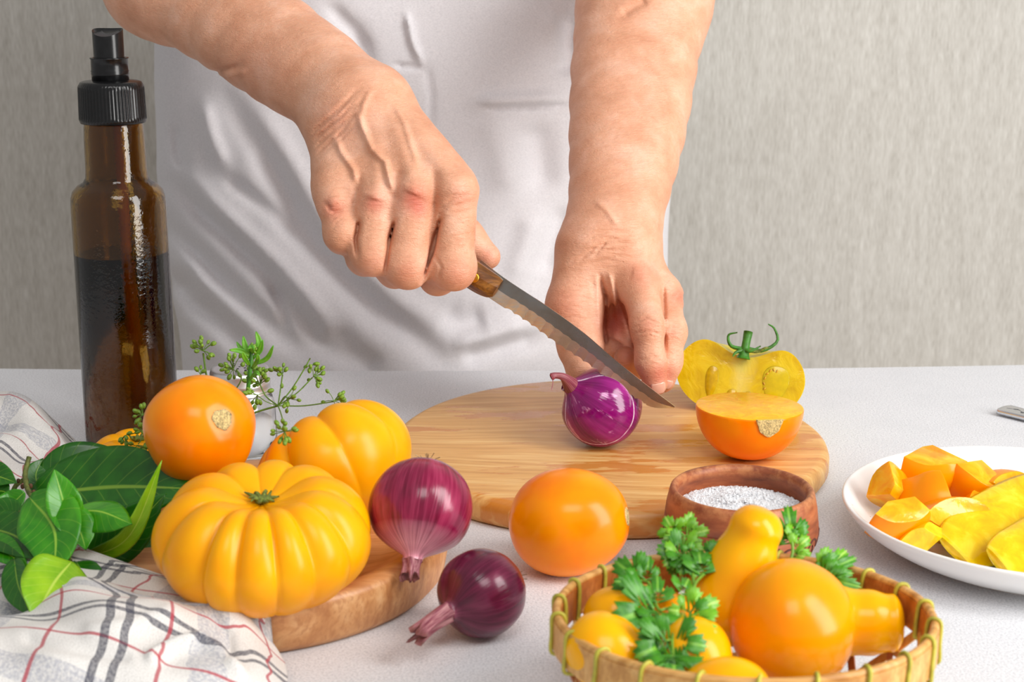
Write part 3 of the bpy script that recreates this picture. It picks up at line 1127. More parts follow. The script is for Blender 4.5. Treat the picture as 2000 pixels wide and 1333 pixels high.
def plain_tomato(name, loc, rx, rz, mat, label, cat='tomato', group=None, axis=(0, 0, 1), squash=1.0, sc=.006, prof_pow=.92, taper=0.0, sc_kind='scar'):
    t = thing(name, loc, label, cat, group)
    V = []
    seg, nz = 72, 48
    for i in range(seg):
        a = 2 * math.pi * i / seg
        lump = 1 + .018 * math.sin(a * 3 + rx * 900) + .012 * math.sin(a * 5 + 1)
        for j in range(nz):
            th = math.pi * j / (nz - 1)
            r = rx * abs(math.sin(th)) ** prof_pow * (1 + taper * math.cos(th)) * lump
            z = rz * math.cos(th) * (1 - .05 * math.exp(-(th / .17) ** 2))
            V.append((r * math.cos(a), r * math.sin(a) * squash, z))
    weld(obj('fruit', V, grid_faces(seg, nz, wrap_u=True), mat, t), 1e-7)
    if sc:
        if sc_kind == 'scar':
            scar(t, rz * .962, sc)
    face(t, axis)
    return t


# orange tomato on top of the pile, stem scar facing the camera right
def view_dir(u, v):
    d = -ray(u, v)
    return d / np.linalg.norm(d)


CR, CU = np.array([1, 0, 0]), np.array([0, SP, CP])


def aim(u, v, ox, oy):
    """unit vector whose point on a sphere lies (ox, oy) radii right / up of the middle as seen"""
    w = math.sqrt(max(0.0, 1 - ox * ox - oy * oy))
    a = CR * ox + CU * oy + view_dir(u, v) * w
    return a / np.linalg.norm(a)


plain_tomato('round_tomato', at(391, 840, .748), .0283, .0268, M_ORA, 'smooth orange tomato on top of the tray pile with a beige stem scar', axis=aim(391, 840, .46, .22), sc=.0054)
plain_tomato('round_tomato', np.array([*at(1112, 1023, .735)[:2], .0275]), .0276, .0308, M_ORA, 'smooth orange tomato lying alone on the white table below the cutting board',
             axis=aim(1112, 1023, .97, .10), sc=.0046, taper=-.05)


# ------------------------------------------------------------------ onions
M_ONION_RED = mat_onion('red_onion_skin', s2l(80, 6, 32), s2l(130, 14, 58), s2l(182, 62, 100), s2l(232, 160, 174), .35, 34, .2, .68)
M_ONION_DARK = mat_onion('dark_onion_skin', s2l(56, 6, 28), s2l(92, 14, 48), s2l(136, 46, 80), s2l(150, 82, 100), .25, 40, .22, .86)
M_ONION_CUT = mat_onion('peeled_onion_skin', s2l(92, 4, 74), s2l(126, 8, 98), s2l(162, 40, 132), s2l(96, 40, 62), .35, 26, .12, .90, patch=s2l(216, 150, 200))
M_NECK = mat_onion('papery_onion_neck', s2l(110, 44, 58), s2l(150, 78, 92), s2l(206, 150, 150), s2l(120, 70, 60), .6, 14, .6, .8)
M_ROOT = mat_plain('dry_onion_root', s2l(176, 150, 112), 0.85, 600, 0.5)


def onion_prof(r, neck_r, neck_z, n=44):
    P = []
    for j in range(n):
        t = j / (n - 1)
        th = math.pi * (1 - t)
        rr, z = r * math.sin(th) ** .93, r * .96 * math.cos(th)
        k = max(0.0, (t - .70) / .30)
        k = k * k * (3 - 2 * k)
        P.append((rr * (1 - k) + max(neck_r, 0) * k, z * (1 - k) + (r * .80 + (neck_z - r * .80) * max(0, (t - .70) / .30)) * k))
    P[0] = (0, P[0][1])
    return P


def onion(name, loc, r, axis, label, mat, neck, group, wil=3):
    t = thing(name, loc, label, 'onion', group)
    pr = onion_prof(r, neck[0], neck[1])
    v, f, uv = lathe(pr, 72, lambda a, t_: 1 + .012 * math.sin(2 * a + 1) + .006 * math.sin(11 * a))
    obj('bulb', v, f, mat, t, True, uv)
    # papery neck: fluted tube, ragged end
    n, seg = 18, 36
    V, UV = [], []
    R = random.Random(wil)
    for i in range(n):
        s = i / (n - 1)
        z = neck[1] * (1 - .02) + s * neck[2]
        for k in range(seg + 1):
            a = 2 * math.pi * k / seg
            fl = 1 + (.10 + .22 * s) * math.sin(5 * a + 1.2 * s) + .12 * s * math.sin(9 * a + wil)
            rad = neck[0] * (1 - .22 * s - .12 * math.sin(math.pi * s)) * fl
            dz = (.0022 * math.sin(a * 4 + wil) + .0012 * math.sin(a * 7)) * (s ** 6)
            bend = neck[3] * s * s
            V.append((rad * math.cos(a) + bend, rad * math.sin(a), z + dz))
            UV.append((k / seg, s))
    F = grid_faces(n, seg + 1)
    b = len(V)
    V.append((neck[3] * .9, 0, neck[1] + neck[2] * .88))
    UV.append((0, 1))
    F += [((n - 1) * (seg + 1) + k, (n - 1) * (seg + 1) + k + 1, b) for k in range(seg)]
    obj('neck', V, F, M_NECK, t, True, UV)
    G = Geo()
    for i in range(16):
        a, L = R.uniform(0, 6.28), R.uniform(.003, .008)
        d = np.array([math.cos(a), math.sin(a), 0])
        p = [(0, 0, -r * .95), d * .0016 + (0, 0, -r * .97), d * L + (0, 0, -r * .97 - R.uniform(-.001, .003))]
        v, f = tube(spline(p, 5), .0002, 4)
        G.add(v, f)
    v, f, _ = lathe([(0, -.0012 - r * .955), (.003, -.001 - r * .955), (.0035, .001 - r * .955), (0, .0015 - r * .955)], 12)
    G.add(v, f)
    G.build('root_tuft', M_ROOT, t)['kind'] = 'stuff'
    face(t, axis)
    return t


oc = np.array([at(822, 1001, .690)[0], .690, .0520])
onion('red_onion', oc, .0247, aim(822, 1001, -.14, -.90), 'shiny red onion with a pale streaked neck, leaning on the tray rim', M_ONION_RED, (.0047, .0265, .0085, 0), 'whole red onions by the tray', 3)
oc2 = np.array([at(940, 1155, .661)[0], .661, .0208])
onion('red_onion', oc2, .0208, np.array([-.60, -.62, -.10]), 'dark purple onion with a long dried neck, lying on the white table', M_ONION_DARK, (.0047, .0222, .0230, .004), 'whole red onions by the tray', 11)
# ------------------------------------------------------------------ knife plane (shared by the knife and the cut onion)
K0, K1 = at(945, 545, .905), at(1318, 797, .872)
kx = (K1 - K0) / np.linalg.norm(K1 - K0)                       # along the knife, towards the tip
kz0 = at(918, 590, .905) - K0
kz = kz0 - kx * (kz0 @ kx)
kz /= np.linalg.norm(kz)                                        # across, towards the cutting edge
kn = np.cross(kx, kz)                                           # blade normal
if kn[1] > 0: kn = -kn                                          # towards the camera


def kplane(u, v):
    d = ray(u, v)
    o = np.array([0, 0, CAM_H])
    t = ((K0 - o) @ kn) / (d @ kn)
    q = o + d * t - K0
    return np.array([q @ kx, q @ kz])


def kworld(x, z, n=0.0):
    return K0 + kx * x + kz * z + kn * n


def mat_blade():
    M = Mat('worn_steel', s2l(214, 212, 206), 0.22, metal=1.0)
    n = M.noise(M.coord('Object', (40, 40, 40)), 1.0, 4, 0.6, 0.4)
    M.set('Base Color', M.ramp(n, [(0.3, s2l(188, 182, 168)), (0.55, s2l(222, 220, 216)), (0.75, s2l(236, 236, 234))]))
    M.set('Roughness', M.ramp(n, [(0.3, 0.34), (0.7, 0.16)]))
    M.bump(M.noise(M.coord('Object', (30, 900, 900)), 1.0, 2), 0.08, 0.0003)
    return M.m


M_STEEL = mat_blade()
knife = thing('kitchen_knife', K0, 'old wooden-handled serrated kitchen knife cutting into the onion', 'knife')


def klocal(p):
    return np.asarray(p) - K0


spine = spline([kplane(*p) for p in [(940, 508), (985, 543), (1074, 602), (1137, 648), (1200, 702), (1260, 750), (1319, 795)]], 60)
edge = spline([kplane(*p) for p in [(905, 548), (964, 588), (1034, 634), (1084, 671), (1148, 713), (1205, 757), (1240, 779), (1275, 796), (1319, 798)]], 240)
sx = np.linspace(spine[0, 0], spine[-1, 0] - .0002, 240)
sp_z = np.interp(sx, spine[:, 0], spine[:, 1])
ed_z = np.interp(sx, edge[:, 0], edge[:, 1])
x_s, x_e = kplane(986, 604)[0], kplane(1262, 790)[0]
V, F = [], []
for i, x in enumerate(sx):
    z0, z1 = sp_z[i], max(ed_z[i], sp_z[i] + .0003)
    if x_s < x < x_e:
        ph = ((x - x_s) / .0063) % 1.0
        z1 -= .0011 * math.sin(math.pi * ph) ** .7
    w = z1 - z0
    zb = z0 + w * .52
    for zz, th in ((z0, .00060), (zb, .00052), (z1, .00010)):
        V.append(klocal(kworld(x, zz, th)))
    for zz, th in ((z1, -.00010), (zb, -.00052), (z0, -.00060)):
        V.append(klocal(kworld(x, zz, th)))
n = len(sx)
F = grid_faces(n, 6, wrap_v=True)
F.append(tuple(range(6)))
F.append(tuple((n - 1) * 6 + k for k in range(5, -1, -1)))
M_REFLST = mat_blade()  # blade flats: dark reflection painted into a copy of the steel colour
M_REFLST.name = 'dark_reflection_steel'
for e_ in [x for x in M_REFLST.node_tree.nodes if x.type == 'VALTORGB'][0].color_ramp.elements:
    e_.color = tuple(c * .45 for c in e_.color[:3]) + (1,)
bl_ = obj('blade', V, F, [M_STEEL, M_REFLST], knife, False)
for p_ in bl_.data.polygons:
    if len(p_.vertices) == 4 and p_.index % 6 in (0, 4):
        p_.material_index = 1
M_HANDLE = mat_wood('dark_knife_handle', s2l(74, 42, 14), s2l(126, 78, 28), s2l(168, 116, 48), 0.35, scale=2.0)
M_BRASS = Mat('brass_rivet', s2l(226, 168, 60), 0.3, metal=1.0).m
hx = np.array([-.088, -.083, -.070, -.050, -.030, -.010, 0.002, .010, .0135])
top = np.array([-.0035, -.0070, -.0082, -.0078, -.0072, -.0068, -.0066, -.0066, -.0060])
bot = np.array([.0045, .0095, .0110, .0085, .0088, .0100, .0100, .0085, .0060])
k0 = kplane(985, 545)[0]
hx = hx + (k0 - .0135)
for sgn in (1, -1):
    V = []
    H = spline(np.stack([hx, top, bot], 1), 50)
    m = 9
    for x, a, b in H:
        for k in range(m):
            t = k / (m - 1)
            zz = a + (b - a) * t
            V.append(klocal(kworld(x, zz, sgn * (.0010 + .0056 * (1 - abs(2 * t - 1) ** 3.0)))))
        V.append(klocal(kworld(x, b, sgn * .0004)))
        V.append(klocal(kworld(x, a, sgn * .0004)))
    q = m + 2
    F = grid_faces(len(H), q, wrap_v=True) + [tuple(range(q)), tuple((len(H) - 1) * q + k for k in range(q - 1, -1, -1))]
    h = obj('handle_scale', V, F, M_HANDLE, knife, False)
    weld(h)
    if sgn == 1:
        for x, zz in [tuple(kplane(931, 541)), (k0 - .062, .0006)]:
            v, f, _ = lathe([(0, 0), (.0030, 0), (.0031, .0010), (.0024, .0014), (0, .0015)], 20)
            R = np.stack([kx, kz, kn], 1)
            obj('rivet', [klocal(kworld(x, zz, .0055)) + R @ np.array(p) for p in v], f, M_BRASS, h)
V = []
for x, a in spline(np.stack([hx, top], 1), 40):
    for zz, th in ((a - .0004, .0011), (a - .0004, -.0011), (a + .004, -.0011), (a + .004, .0011)):
        V.append(klocal(kworld(x, zz, th)))
obj('tang', V, grid_faces(40, 4, wrap_v=True) + [(0, 1, 2, 3), (159, 158, 157, 156)], M_STEEL, knife, False)

# ------------------------------------------------------------------ onion being cut
ON = np.array([at(1175, 792, .893)[0], .893, BT + .0247])
cut_onion = thing('cut_onion', ON, 'glossy peeled purple onion on the cutting board, half sliced by the knife', 'onion')
ax = aim(1175, 792, -.78, .52)
q = Vector(ax).to_track_quat('Z', 'Y').to_matrix()
M_RING = mat_flesh('onion_rings', s2l(190, 110, 170), s2l(226, 190, 220), s2l(240, 226, 236), 200)


def clip_piece(name, v, f, uv, mats, parent, planes, bev=0.0, smooth=True):
    """cut a closed shape with planes (point, outward normal); the cut faces take the second material"""
    bm = bmesh.new()
    vs = [bm.verts.new(p) for p in v]
    ul = bm.loops.layers.uv.new('UVMap')
    for q_ in f:
        try:
            fc = bm.faces.new([vs[i] for i in q_])
            for l, i in zip(fc.loops, q_):
                l[ul].uv = uv[i] if uv else (0, 0)
        except ValueError:
            pass
    bmesh.ops.remove_doubles(bm, verts=bm.verts, dist=1e-7)
    for co, no in planes:
        r = bmesh.ops.bisect_plane(bm, geom=bm.verts[:] + bm.edges[:] + bm.faces[:], dist=1e-7, plane_co=co, plane_no=no, clear_outer=True)
        ed = [e for e in r['geom_cut'] if isinstance(e, bmesh.types.BMEdge)]
        if ed:
            rf = bmesh.ops.contextual_create(bm, geom=ed, mat_nr=1)
            for fc in rf['faces']:
                fc.material_index = 1
                fc.smooth = False
    bmesh.ops.recalc_face_normals(bm, faces=bm.faces)
    if bev:
        es = [e for e in bm.edges if len(e.link_faces) == 2 and e.calc_face_angle(0) > .5]
        bmesh.ops.bevel(bm, geom=es, offset=bev, segments=2, profile=.5, affect='EDGES', clamp_overlap=True, material=-1)
    flat = [fc.index for fc in bm.faces if fc.material_index == 1]
    me = bpy.data.meshes.new(name)
    for fc in bm.faces:
        fc.smooth = True
    bm.to_mesh(me)
    bm.free()
    o = link_mesh(name, me, mats, parent, smooth)
    me.set_sharp_from_angle(angle=math.radians(38))
    return o


pr = onion_prof(.0247, .0050, .0275)
v, f, uv = lathe(pr, 80, lambda a, t_: 1 + .010 * math.sin(2 * a) + .005 * math.sin(9 * a))
v = [tuple(q @ Vector(p)) for p in v]
kpt = Vector(K0 - ON)
kno = Vector(kn)
clip_piece('bulb', v, f, uv, [M_ONION_CUT, M_RING], cut_onion, [(kpt + kno * .0005, -kno)])
clip_piece('cut_slice', v, f, uv, [M_ONION_CUT, M_RING], cut_onion, [(kpt - kno * .0005, kno)])
NK = np.array(q @ Vector((0, 0, .0268)))
pts = [NK - ax * .004, at(1102, 738, .878) - ON, at(1085, 734, .876) - ON, at(1076, 737, .875) - ON]
v, f = tube(spline(pts, 14), [.0056, .0050, .0042, .0034, .0028, .0024, .0021, .0020, .0019, .0019, .0020, .0021, .0023, .0016], 14)
obj('neck', v, f, mat_onion('dark_onion_neck', s2l(86, 30, 50), s2l(128, 50, 66), s2l(170, 110, 110), s2l(150, 60, 70), .6, 12, .5, .8), cut_onion,
    uv=[((i % 14) / 14, (i // 14) / 13) for i in range(len(v))])
v, f = tube(spline([at(1078, 738, .875) - ON, at(1080, 748, .8745) - ON, at(1077, 762, .874) - ON], 8), .00025, 5)
obj('dry_fibre', v, f, M_NECK, cut_onion)

# ------------------------------------------------------------------ tomato halves on the board
def closed_ribbed(a, c, dimple, lobes=None, depth=.0, seg=120, nz=48):
    V = []
    for i in range(seg):
        ph = 2 * math.pi * i / seg
        b = 1 - depth * (1 - abs(math.sin(lobes * ph / 2)) ** .6) if lobes else 1
        for j in range(nz):
            th = math.pi * j / (nz - 1)
            r = a * abs(math.sin(th)) ** .85 * b
            z = c * math.cos(th) * (1 - dimple * math.exp(-(th / .45) ** 2))
            V.append((r * math.cos(ph), r * math.sin(ph), z))
    return V, grid_faces(seg, nz, wrap_u=True)


def mat_cutface():
    M = Mat('cut_yellow_tomato', rough=0.18, sss=0.35, sss_radius=(1.0, 0.7, 0.08), sss_scale=0.006)
    c = M.coord('Object', (1, 1, 1))
    n = M.noise(c, 70, 4, 0.6, 0.8)
    s = M.sep(c)
    x = M.math('ABSOLUTE', s[0])
    core = M.math('ADD', M.math('MULTIPLY', x, 55.0), M.math('MULTIPLY', n, 0.9))
    col = M.ramp(n, [(0.3, s2l(196, 158, 6)), (0.5, s2l(214, 182, 10)), (0.7, s2l(224, 196, 30))])
    col = M.mix(M.math('MULTIPLY', M.ramp(core, [(0.42, 1.0), (0.95, 0.0)]), 0.75), col, s2l(226, 208, 110))
    zz = M.math('MULTIPLY', M.ramp(s[2], [(0.0, 0.0), (0.014, 1.0)]), M.ramp(core, [(0.35, 1.0), (0.75, 0.0)]))
    col = M.mix(M.math('MULTIPLY', zz, 0.6), col, s2l(170, 190, 60))
    M.set('Base Color', col)
    M.bump(n, 0.3, 0.003)
    return M.m


H1 = np.array([at(1446, 757, .962)[0], .962, BT + .0252])
half1 = thing('tomato_half', H1, 'green-yellow tomato half standing upright with a green stem, cut face forward', 'tomato', 'tomato halves on the board')
V, F = closed_ribbed(.0425, .0272, .55, 7, .05)
clip_piece('half_fruit', V, F, None, [M_GREENY, mat_cutface()], half1, [(Vector((0, .003, 0)), Vector((0, -1, 0)))])
face_y = .003
sub = mat_plain('seed_cavity', s2l(206, 160, 8), 0.14, 200, .2, .2, sss=.4, sss_radius=(1, .6, .1), sss_scale=.005)
M_LOBE = mat_plain('pale_lobe', s2l(216, 182, 14), 0.16, 160, .12, .2, sss=.35, sss_radius=(1, .7, .1), sss_scale=.005)
M_PIP = mat_plain('tomato_pip', s2l(200, 150, 24), 0.3, 300, .2)
for cx, cz, rx, rz in ((-.0185, -.0060, .0042, .0105), (.0225, -.0015, .0085, .0120), (-.0040, -.0150, .0035, .0060), (.0065, -.0150, .0030, .0060)):
    v, f, _ = lathe([(0, -.0006), (.85, -.0006), (1.0, -.0001), (.97, .00001), (0, .00002)], 26, lambda a, t: 1 + .08 * math.sin(3 * a))
    w = [(cx + p[0] * rx, face_y - p[2] - .0001, cz + p[1] * rz) for p in v]
    cav = obj('seed_cavity', w, f, sub if cx != .0225 else M_LOBE, half1)
    sd = random.Random(int(cx * 1e4))
    for k in range(7 if cx > .01 else 0):
        a = -1.0 + k * .42
        ex, ez = cx - .002 + rx * .62 * math.cos(a + 2.2), cz + rz * .70 * math.sin(a + 2.2)
        g, gf, _ = lathe([(0, -.0013), (.0005, -.0007), (.0006, .0003), (.0004, .001), (0, .0012)], 8)
        R = Matrix.Rotation(sd.uniform(-1, 1), 3, 'Y')
        obj('seed', [tuple(R @ Vector(p) * 1.0 + Vector((ex, face_y - .0001, ez))) for p in g], gf, M_PIP, cav)
half1.rotation_euler = (math.radians(-20), math.radians(5), math.radians(-14))
G = Geo()
v, f = tube(spline([(0, -.001, .0110), (.0002, -.001, .019), (.0005, .0, .0290)], 8), [.0046, .0036, .0030, .0028, .0027, .0027, .0029, .0030], 10)
st = obj('stem', v, f, M_STEMG, half1)
for k, p in enumerate([[(x_, y_ - .001, z_ + .0055) for x_, y_, z_ in q_] for q_ in [[(0, 0, .0115), (-.009, -.002, .0125), (-.0115, -.003, .019), (-.006, -.004, .0215)],
                       [(0, 0, .0115), (.008, .002, .0115), (.013, .001, .0145), (.0155, .002, .0150)],
                       [(0, .003, .0125), (.011, .006, .0130), (.0195, .008, .0205), (.0165, .008, .0285), (.0120, .008, .0310)],
                       [(0, -.001, .0115), (.004, -.004, .0105), (.010, -.003, .0150)],
                       [(0, 0, .0115), (-.005, -.004, .0085), (-.0065, -.005, .0055)]]]):
    n = 14
    v, f = tube(spline(p, n), [.0016 * (1 - .75 * i / (n - 1)) for i in range(n)], 7)
    obj('sepal', v, f, M_STEMG if k != 1 else M_CALYX, half1)

H2 = np.array([at(1464, 797, .872)[0], .872, BT + .0318])
half2 = thing('tomato_half', H2, 'orange tomato half lying cut face up with a beige stem scar in its side', 'tomato', 'tomato halves on the board')
V, F = closed_ribbed(.0318, .0318, .0)
V = [(x, y, z) for x, y, z in V]


def mat_cut_o():
    M = Mat('cut_orange_tomato', rough=0.2, spec=0.25, sss=0.2, sss_radius=(1.0, 0.5, 0.06), sss_scale=0.006)
    n = M.noise(M.coord('Object', (1, 1, 1)), 130, 4, 0.6, 0.8)
    M.set('Base Color', M.ramp(n, [(0.3, s2l(255, 168, 0)), (0.55, s2l(255, 186, 0)), (0.75, s2l(255, 204, 24))]))
    M.bump(n, 0.35, 0.002)
    return M.m


hf = clip_piece('half_fruit', V, F, None, [M_ORA, mat_cut_o()], half2, [(Vector((0, 0, 0)), Vector((0, 0, 1)))], bev=.0012)
sr = Vector(aim(1464, 820, .345, -.335))
qs = sr.to_track_quat('Z', 'Y').to_matrix()
v, f, uv = lathe([(0, -.0016), (.0078, -.0016), (.0076, .0002), (.0062, .0006), (.0040, .0001), (.0020, .0007), (0, .0005)], 30,
                 lambda a, t: 1 + .06 * math.sin(a * 3) + .04 * math.sin(7 * a))
clip_piece('stem_scar', [tuple(qs @ Vector(p) + sr * .0317) for p in v], f, uv, [M_SCAR, M_FLESH_Y], half2, [(Vector((0, 0, .00005)), Vector((0, 0, 1)))])
bl = Vector(aim(1464, 797, -.50, -.52))
v, f, _ = lathe([(0, -.0005), (.0016, -.0004), (.0016, .0002), (0, .0003)], 14, lambda a, t: 1 + .5 * math.sin(3 * a) * math.sin(a))
b2 = obj('blemish', v, f, M_SCARDARK, half2)
b2.rotation_mode = 'QUATERNION'
b2.rotation_quaternion = bl.to_track_quat('Z', 'Y')
b2.location = bl * .0314
half2.rotation_euler = (math.radians(-1.5), math.radians(1), 0)
# ------------------------------------------------------------------ oil bottle
BX, BY = -0.2430, 0.940


def zb(v_):
    return CAM_H - BY * math.tan(PITCH + math.atan((v_ - 666.5) / FPX))


bottle = thing('oil_bottle', (BX, BY, 0), 'tall brown glass oil bottle with a black spray cap, two thirds full', 'bottle')


def mat_glass(name, col, rough=0.02, ior=1.5):
    M = Mat(name, col, rough, trans=1.0, ior=ior)
    M.bump(M.noise(M.coord('Object', (60, 60, 9)), 1.0, 2), 0.10, 0.002)
    return M.m


M_BROWN = mat_glass('brown_glass', (0.37, 0.215, 0.034))
_bg = bpy.data.materials['brown_glass'].node_tree
_n = _bg.nodes.new('ShaderNodeTexNoise')
_n.inputs['Scale'].default_value = 420
_tc = _bg.nodes.new('ShaderNodeTexCoord')
_bg.links.new(_tc.outputs['Object'], _n.inputs['Vector'])
_bp = _bg.nodes.new('ShaderNodeBump')
_bp.inputs['Strength'].default_value = 0.3
_bp.inputs['Distance'].default_value = 0.0005
_bg.links.new(_n.outputs['Fac'], _bp.inputs['Height'])
_old = _bg.nodes['Principled BSDF'].inputs['Normal'].links[0].from_socket
_bg.links.new(_old, _bp.inputs['Normal'])
_bg.links.new(_bp.outputs['Normal'], _bg.nodes['Principled BSDF'].inputs['Normal'])
M_OIL = Mat('golden_oil', (1.0, 0.84, 0.30), 0.0, trans=1.0, ior=1.47).m
M_BLACK = mat_plain('black_plastic', (0.006, 0.006, 0.0065), 0.22, 400, 0.3, 0.03, spec=0.4)
zs, zn, zc = zb(372), zb(340), zb(236)
outer = [(0, .003), (.0215, .003), (.0250, .0004), (.0275, .0008), (.0292, .0035), (.0295, .010), (.0288, zs - .012), (.0284, zs - .004), (.0272, zs),
         (.0240, zs + .0035), (.0205, zs + .0055), (.0188, zs + .0085), (.0184, zn + .004), (.0182, zn + .02), (.0178, zc - .004), (.0172, zc), (.0150, zc + .004)]
inner = [(.0122, zc + .004), (.0148, zc), (.0154, zc - .006), (.0158, zn + .006), (.0164, zs + .0085), (.0200, zs + .001), (.0248, zs - .004), (.0260, zs - .012),
         (.0262, .012), (.0240, .008), (.0150, .0065), (0, .0075)]


def smooth_prof(p, n):
    return [tuple(q) for q in spline(np.array(p), n)]


v, f, uv = lathe(outer + inner, 96)
weld(obj('glass_body', v, f, M_BROWN, bottle, True, uv))
zl = zb(492)
oil = [(0, .0070), (.0150, .0060), (.0242, .0074), (.0266, .0118), (.0268, zl), (.0258, zl - .0002), (.020, zl - .0006), (0, zl - .0006)]
v, f, uv = lathe(oil, 96)
weld(obj('oil', v, f, M_OIL, bottle, True, uv))['label'] = 'golden oil inside the bottle'
v, f = tube([(.003, 0, zc + .01), (.003, 0, zs), (.0034, 0, .02)], .0034, 16)
obj('dip_tube', v, f, Mat('amber_tube', s2l(214, 150, 50), 0.35, sss=.3).m, bottle)
# ribbed cap, collar, nozzle
zc1 = zb(158)
seg = 240
V = []
cp = [(.0150, zc - .001), (.0194, zc - .001), (.0202, zc + .0012), (.0201, zc + .003), (.0197, zc1 - .005), (.0196, zc1 - .003), (.0182, zc1 - .0006), (.0165, zc1), (.0100, zc1 + .0008)]
for i in range(seg):
    a = 2 * math.pi * i / seg
    for j, (r, z) in enumerate(cp):
        rr = r - (.0006 if 3 <= j <= 4 and (i % 4) in (0, 1) else 0)
        V.append((rr * math.cos(a), rr * math.sin(a), z))
obj('screw_cap', V, grid_faces(seg, len(cp), wrap_u=True), M_BLACK, bottle)
zc2, zc3 = zb(113), zb(64)
v, f, _ = lathe([(.0090, zc1 - .001), (.0110, zc1 - .0005), (.0111, zc1 + .004), (.0114, zc1 + .0045), (.0111, zc1 + .005), (.0114, zc1 + .0060), (.0111, zc1 + .0066),
                 (.0110, zc2 - .0008), (.0115, zc2 - .0004), (.0115, zc2 + .0002), (.0098, zc2 + .0002), (.0092, zc2 - .004)], 64)
obj('pump_collar', v, f, M_BLACK, bottle)
V, n = [], 48
for k, z in enumerate((zc2 - .004, zc3 - .006, None)):
    for i in range(n):
        a = 2 * math.pi * i / n
        x, y = .0091 * math.cos(a), .0091 * math.sin(a)
        z_ = z if z is not None else zc3 + .0002 + .0035 * (y / .0091) * .6 + .0016 * (x / .0091) ** 2
        V.append((x, y, z_))
for i in range(n):
    a = 2 * math.pi * i / n
    x, y = .0082 * math.cos(a), .0082 * math.sin(a)
    V.append((x, y, zc3 - .0006 + .0035 * (y / .0091) * .6 + .0006 * (x / .0091) ** 2))
V.append((0, 0, zc3 - .0014))
F = []
for k in range(3):
    F += [(k * n + i, k * n + (i + 1) % n, (k + 1) * n + (i + 1) % n, (k + 1) * n + i) for i in range(n)]
F += [(3 * n + i, 3 * n + (i + 1) % n, 4 * n) for i in range(n)]
noz = obj('spray_nozzle', V, F, M_BLACK, bottle)
noz.data.set_sharp_from_angle(angle=math.radians(40))

# ------------------------------------------------------------------ salt bowl
SB = np.array([at(1449, 960, .738)[0], .738, 0])
bowl = thing('salt_bowl', SB, 'small brown clay bowl with carved swirls, filled with coarse white salt', 'bowl')


def mat_clay():
    M = Mat('fired_clay', rough=0.5)
    c = M.coord('Object', (1, 1, 1))
    n = M.noise(M.coord('Object', (40, 40, 160)), 1.0, 5, 0.6)
    z = M.sep(c)[2]
    col = M.ramp(n, [(0.3, s2l(112, 56, 34)), (0.5, s2l(152, 80, 46)), (0.7, s2l(184, 108, 64))])
    w = M.math('MULTIPLY', M.ramp(z, [(0.0385, 0.0), (0.044, 1.0)]), M.ramp(M.noise(c, 120, 4, 0.7), [(0.42, 0.0), (0.6, 1.0)]))
    M.set('Base Color', M.mix(M.math('MULTIPLY', w, 0.7), col, s2l(206, 140, 88)))
    M.bump(n, 0.25, 0.001)
    return M.m


M_CLAY = mat_clay()
bp = [(0, 0), (.0235, 0), (.0262, .0016), (.0330, .0090), (.0378, .0170), (.0392, .0235), (.0391, .0285), (.0388, .0300), (.0381, .0304), (.0381, .0310), (.0387, .0314), (.0380, .0370),
      (.0368, .0425), (.0362, .0445), (.0352, .0455), (.0340, .0452), (.0328, .0440), (.0322, .0420), (.0330, .0380), (.0338, .0300), (.0330, .020), (.026, .010), (0, .008)]
v, f, uv = lathe(bp, 120)
weld(obj('bowl_body', v, f, M_CLAY, bowl, True, uv))
M_CARVE = mat_plain('carved_groove', s2l(84, 40, 26), 0.8, 300, 0.3)


def bowl_r(z):
    return float(np.interp(z, [0, .0016, .009, .017, .0235, .0285, .03, .037], [.0235, .0262, .033, .0378, .0392, .0391, .0388, .038]))


def on_bowl(a, z, e=.0):
    r = bowl_r(z) + e
    return (r * math.cos(a), r * math.sin(a), z)


for k in range(9):
    a0 = -math.pi / 2 - 2.0 + k * .5
    P = [on_bowl(a0 + .17 * (1 - t) * math.cos(t * 8.5), .0195 + .0062 * (1 - .7 * t) * math.sin(t * 8.5)) for t in np.linspace(0, .92, 30)]
    P = [on_bowl(a0 + .36, .0262), on_bowl(a0 + .28, .0225)] + P
    v, f = tube(spline(P, 46), .00055, 6)
    obj('carved_swirl', v, f, M_CARVE, bowl)
salt_m = Mat('salt_crystals', s2l(240, 241, 244), 0.25, sss=.3, sss_radius=(1, 1, 1), sss_scale=.002).m
sb = bmesh.new()
R = random.Random(4)
G = Geo()
v, f, _ = lathe([(.0334, .0330), (.030, .0340), (.02, .0352), (.01, .0360), (0, .0362)], 48)
G.add(v, f)
base = [(-1, -1, -1), (1, -1, -1), (1, 1, -1), (-1, 1, -1), (-1, -1, 1), (1, -1, 1), (1, 1, 1), (-1, 1, 1)]
bf = [(3, 2, 1, 0), (4, 5, 6, 7), (0, 1, 5, 4), (1, 2, 6, 5), (2, 3, 7, 6), (3, 0, 4, 7)]
for k in range(5200):
    r, a = .0328 * math.sqrt(R.random()), R.uniform(0, 6.283)
    z = float(np.interp(r, [0, .01, .02, .03, .0334], [.0362, .0360, .0352, .0340, .0330])) + R.uniform(-.0003, .0006) + .0010 * math.sin(r * 300 + 2 * a) * (1 - r / .034)
    s = R.uniform(.00028, .00062)
    E = Euler((R.uniform(0, 3), R.uniform(0, 3), R.uniform(0, 3))).to_matrix()
    o_ = Vector((r * math.cos(a), r * math.sin(a), z))
    G.add([tuple(E @ (Vector(p) * s * R.uniform(.7, 1.1)) + o_) for p in base], bf)
salt = G.build('salt', salt_m, None, False)
salt.location = tuple(SB)
tag(salt, 'coarse white salt crystals heaped in the brown clay bowl', 'salt', kind='stuff')

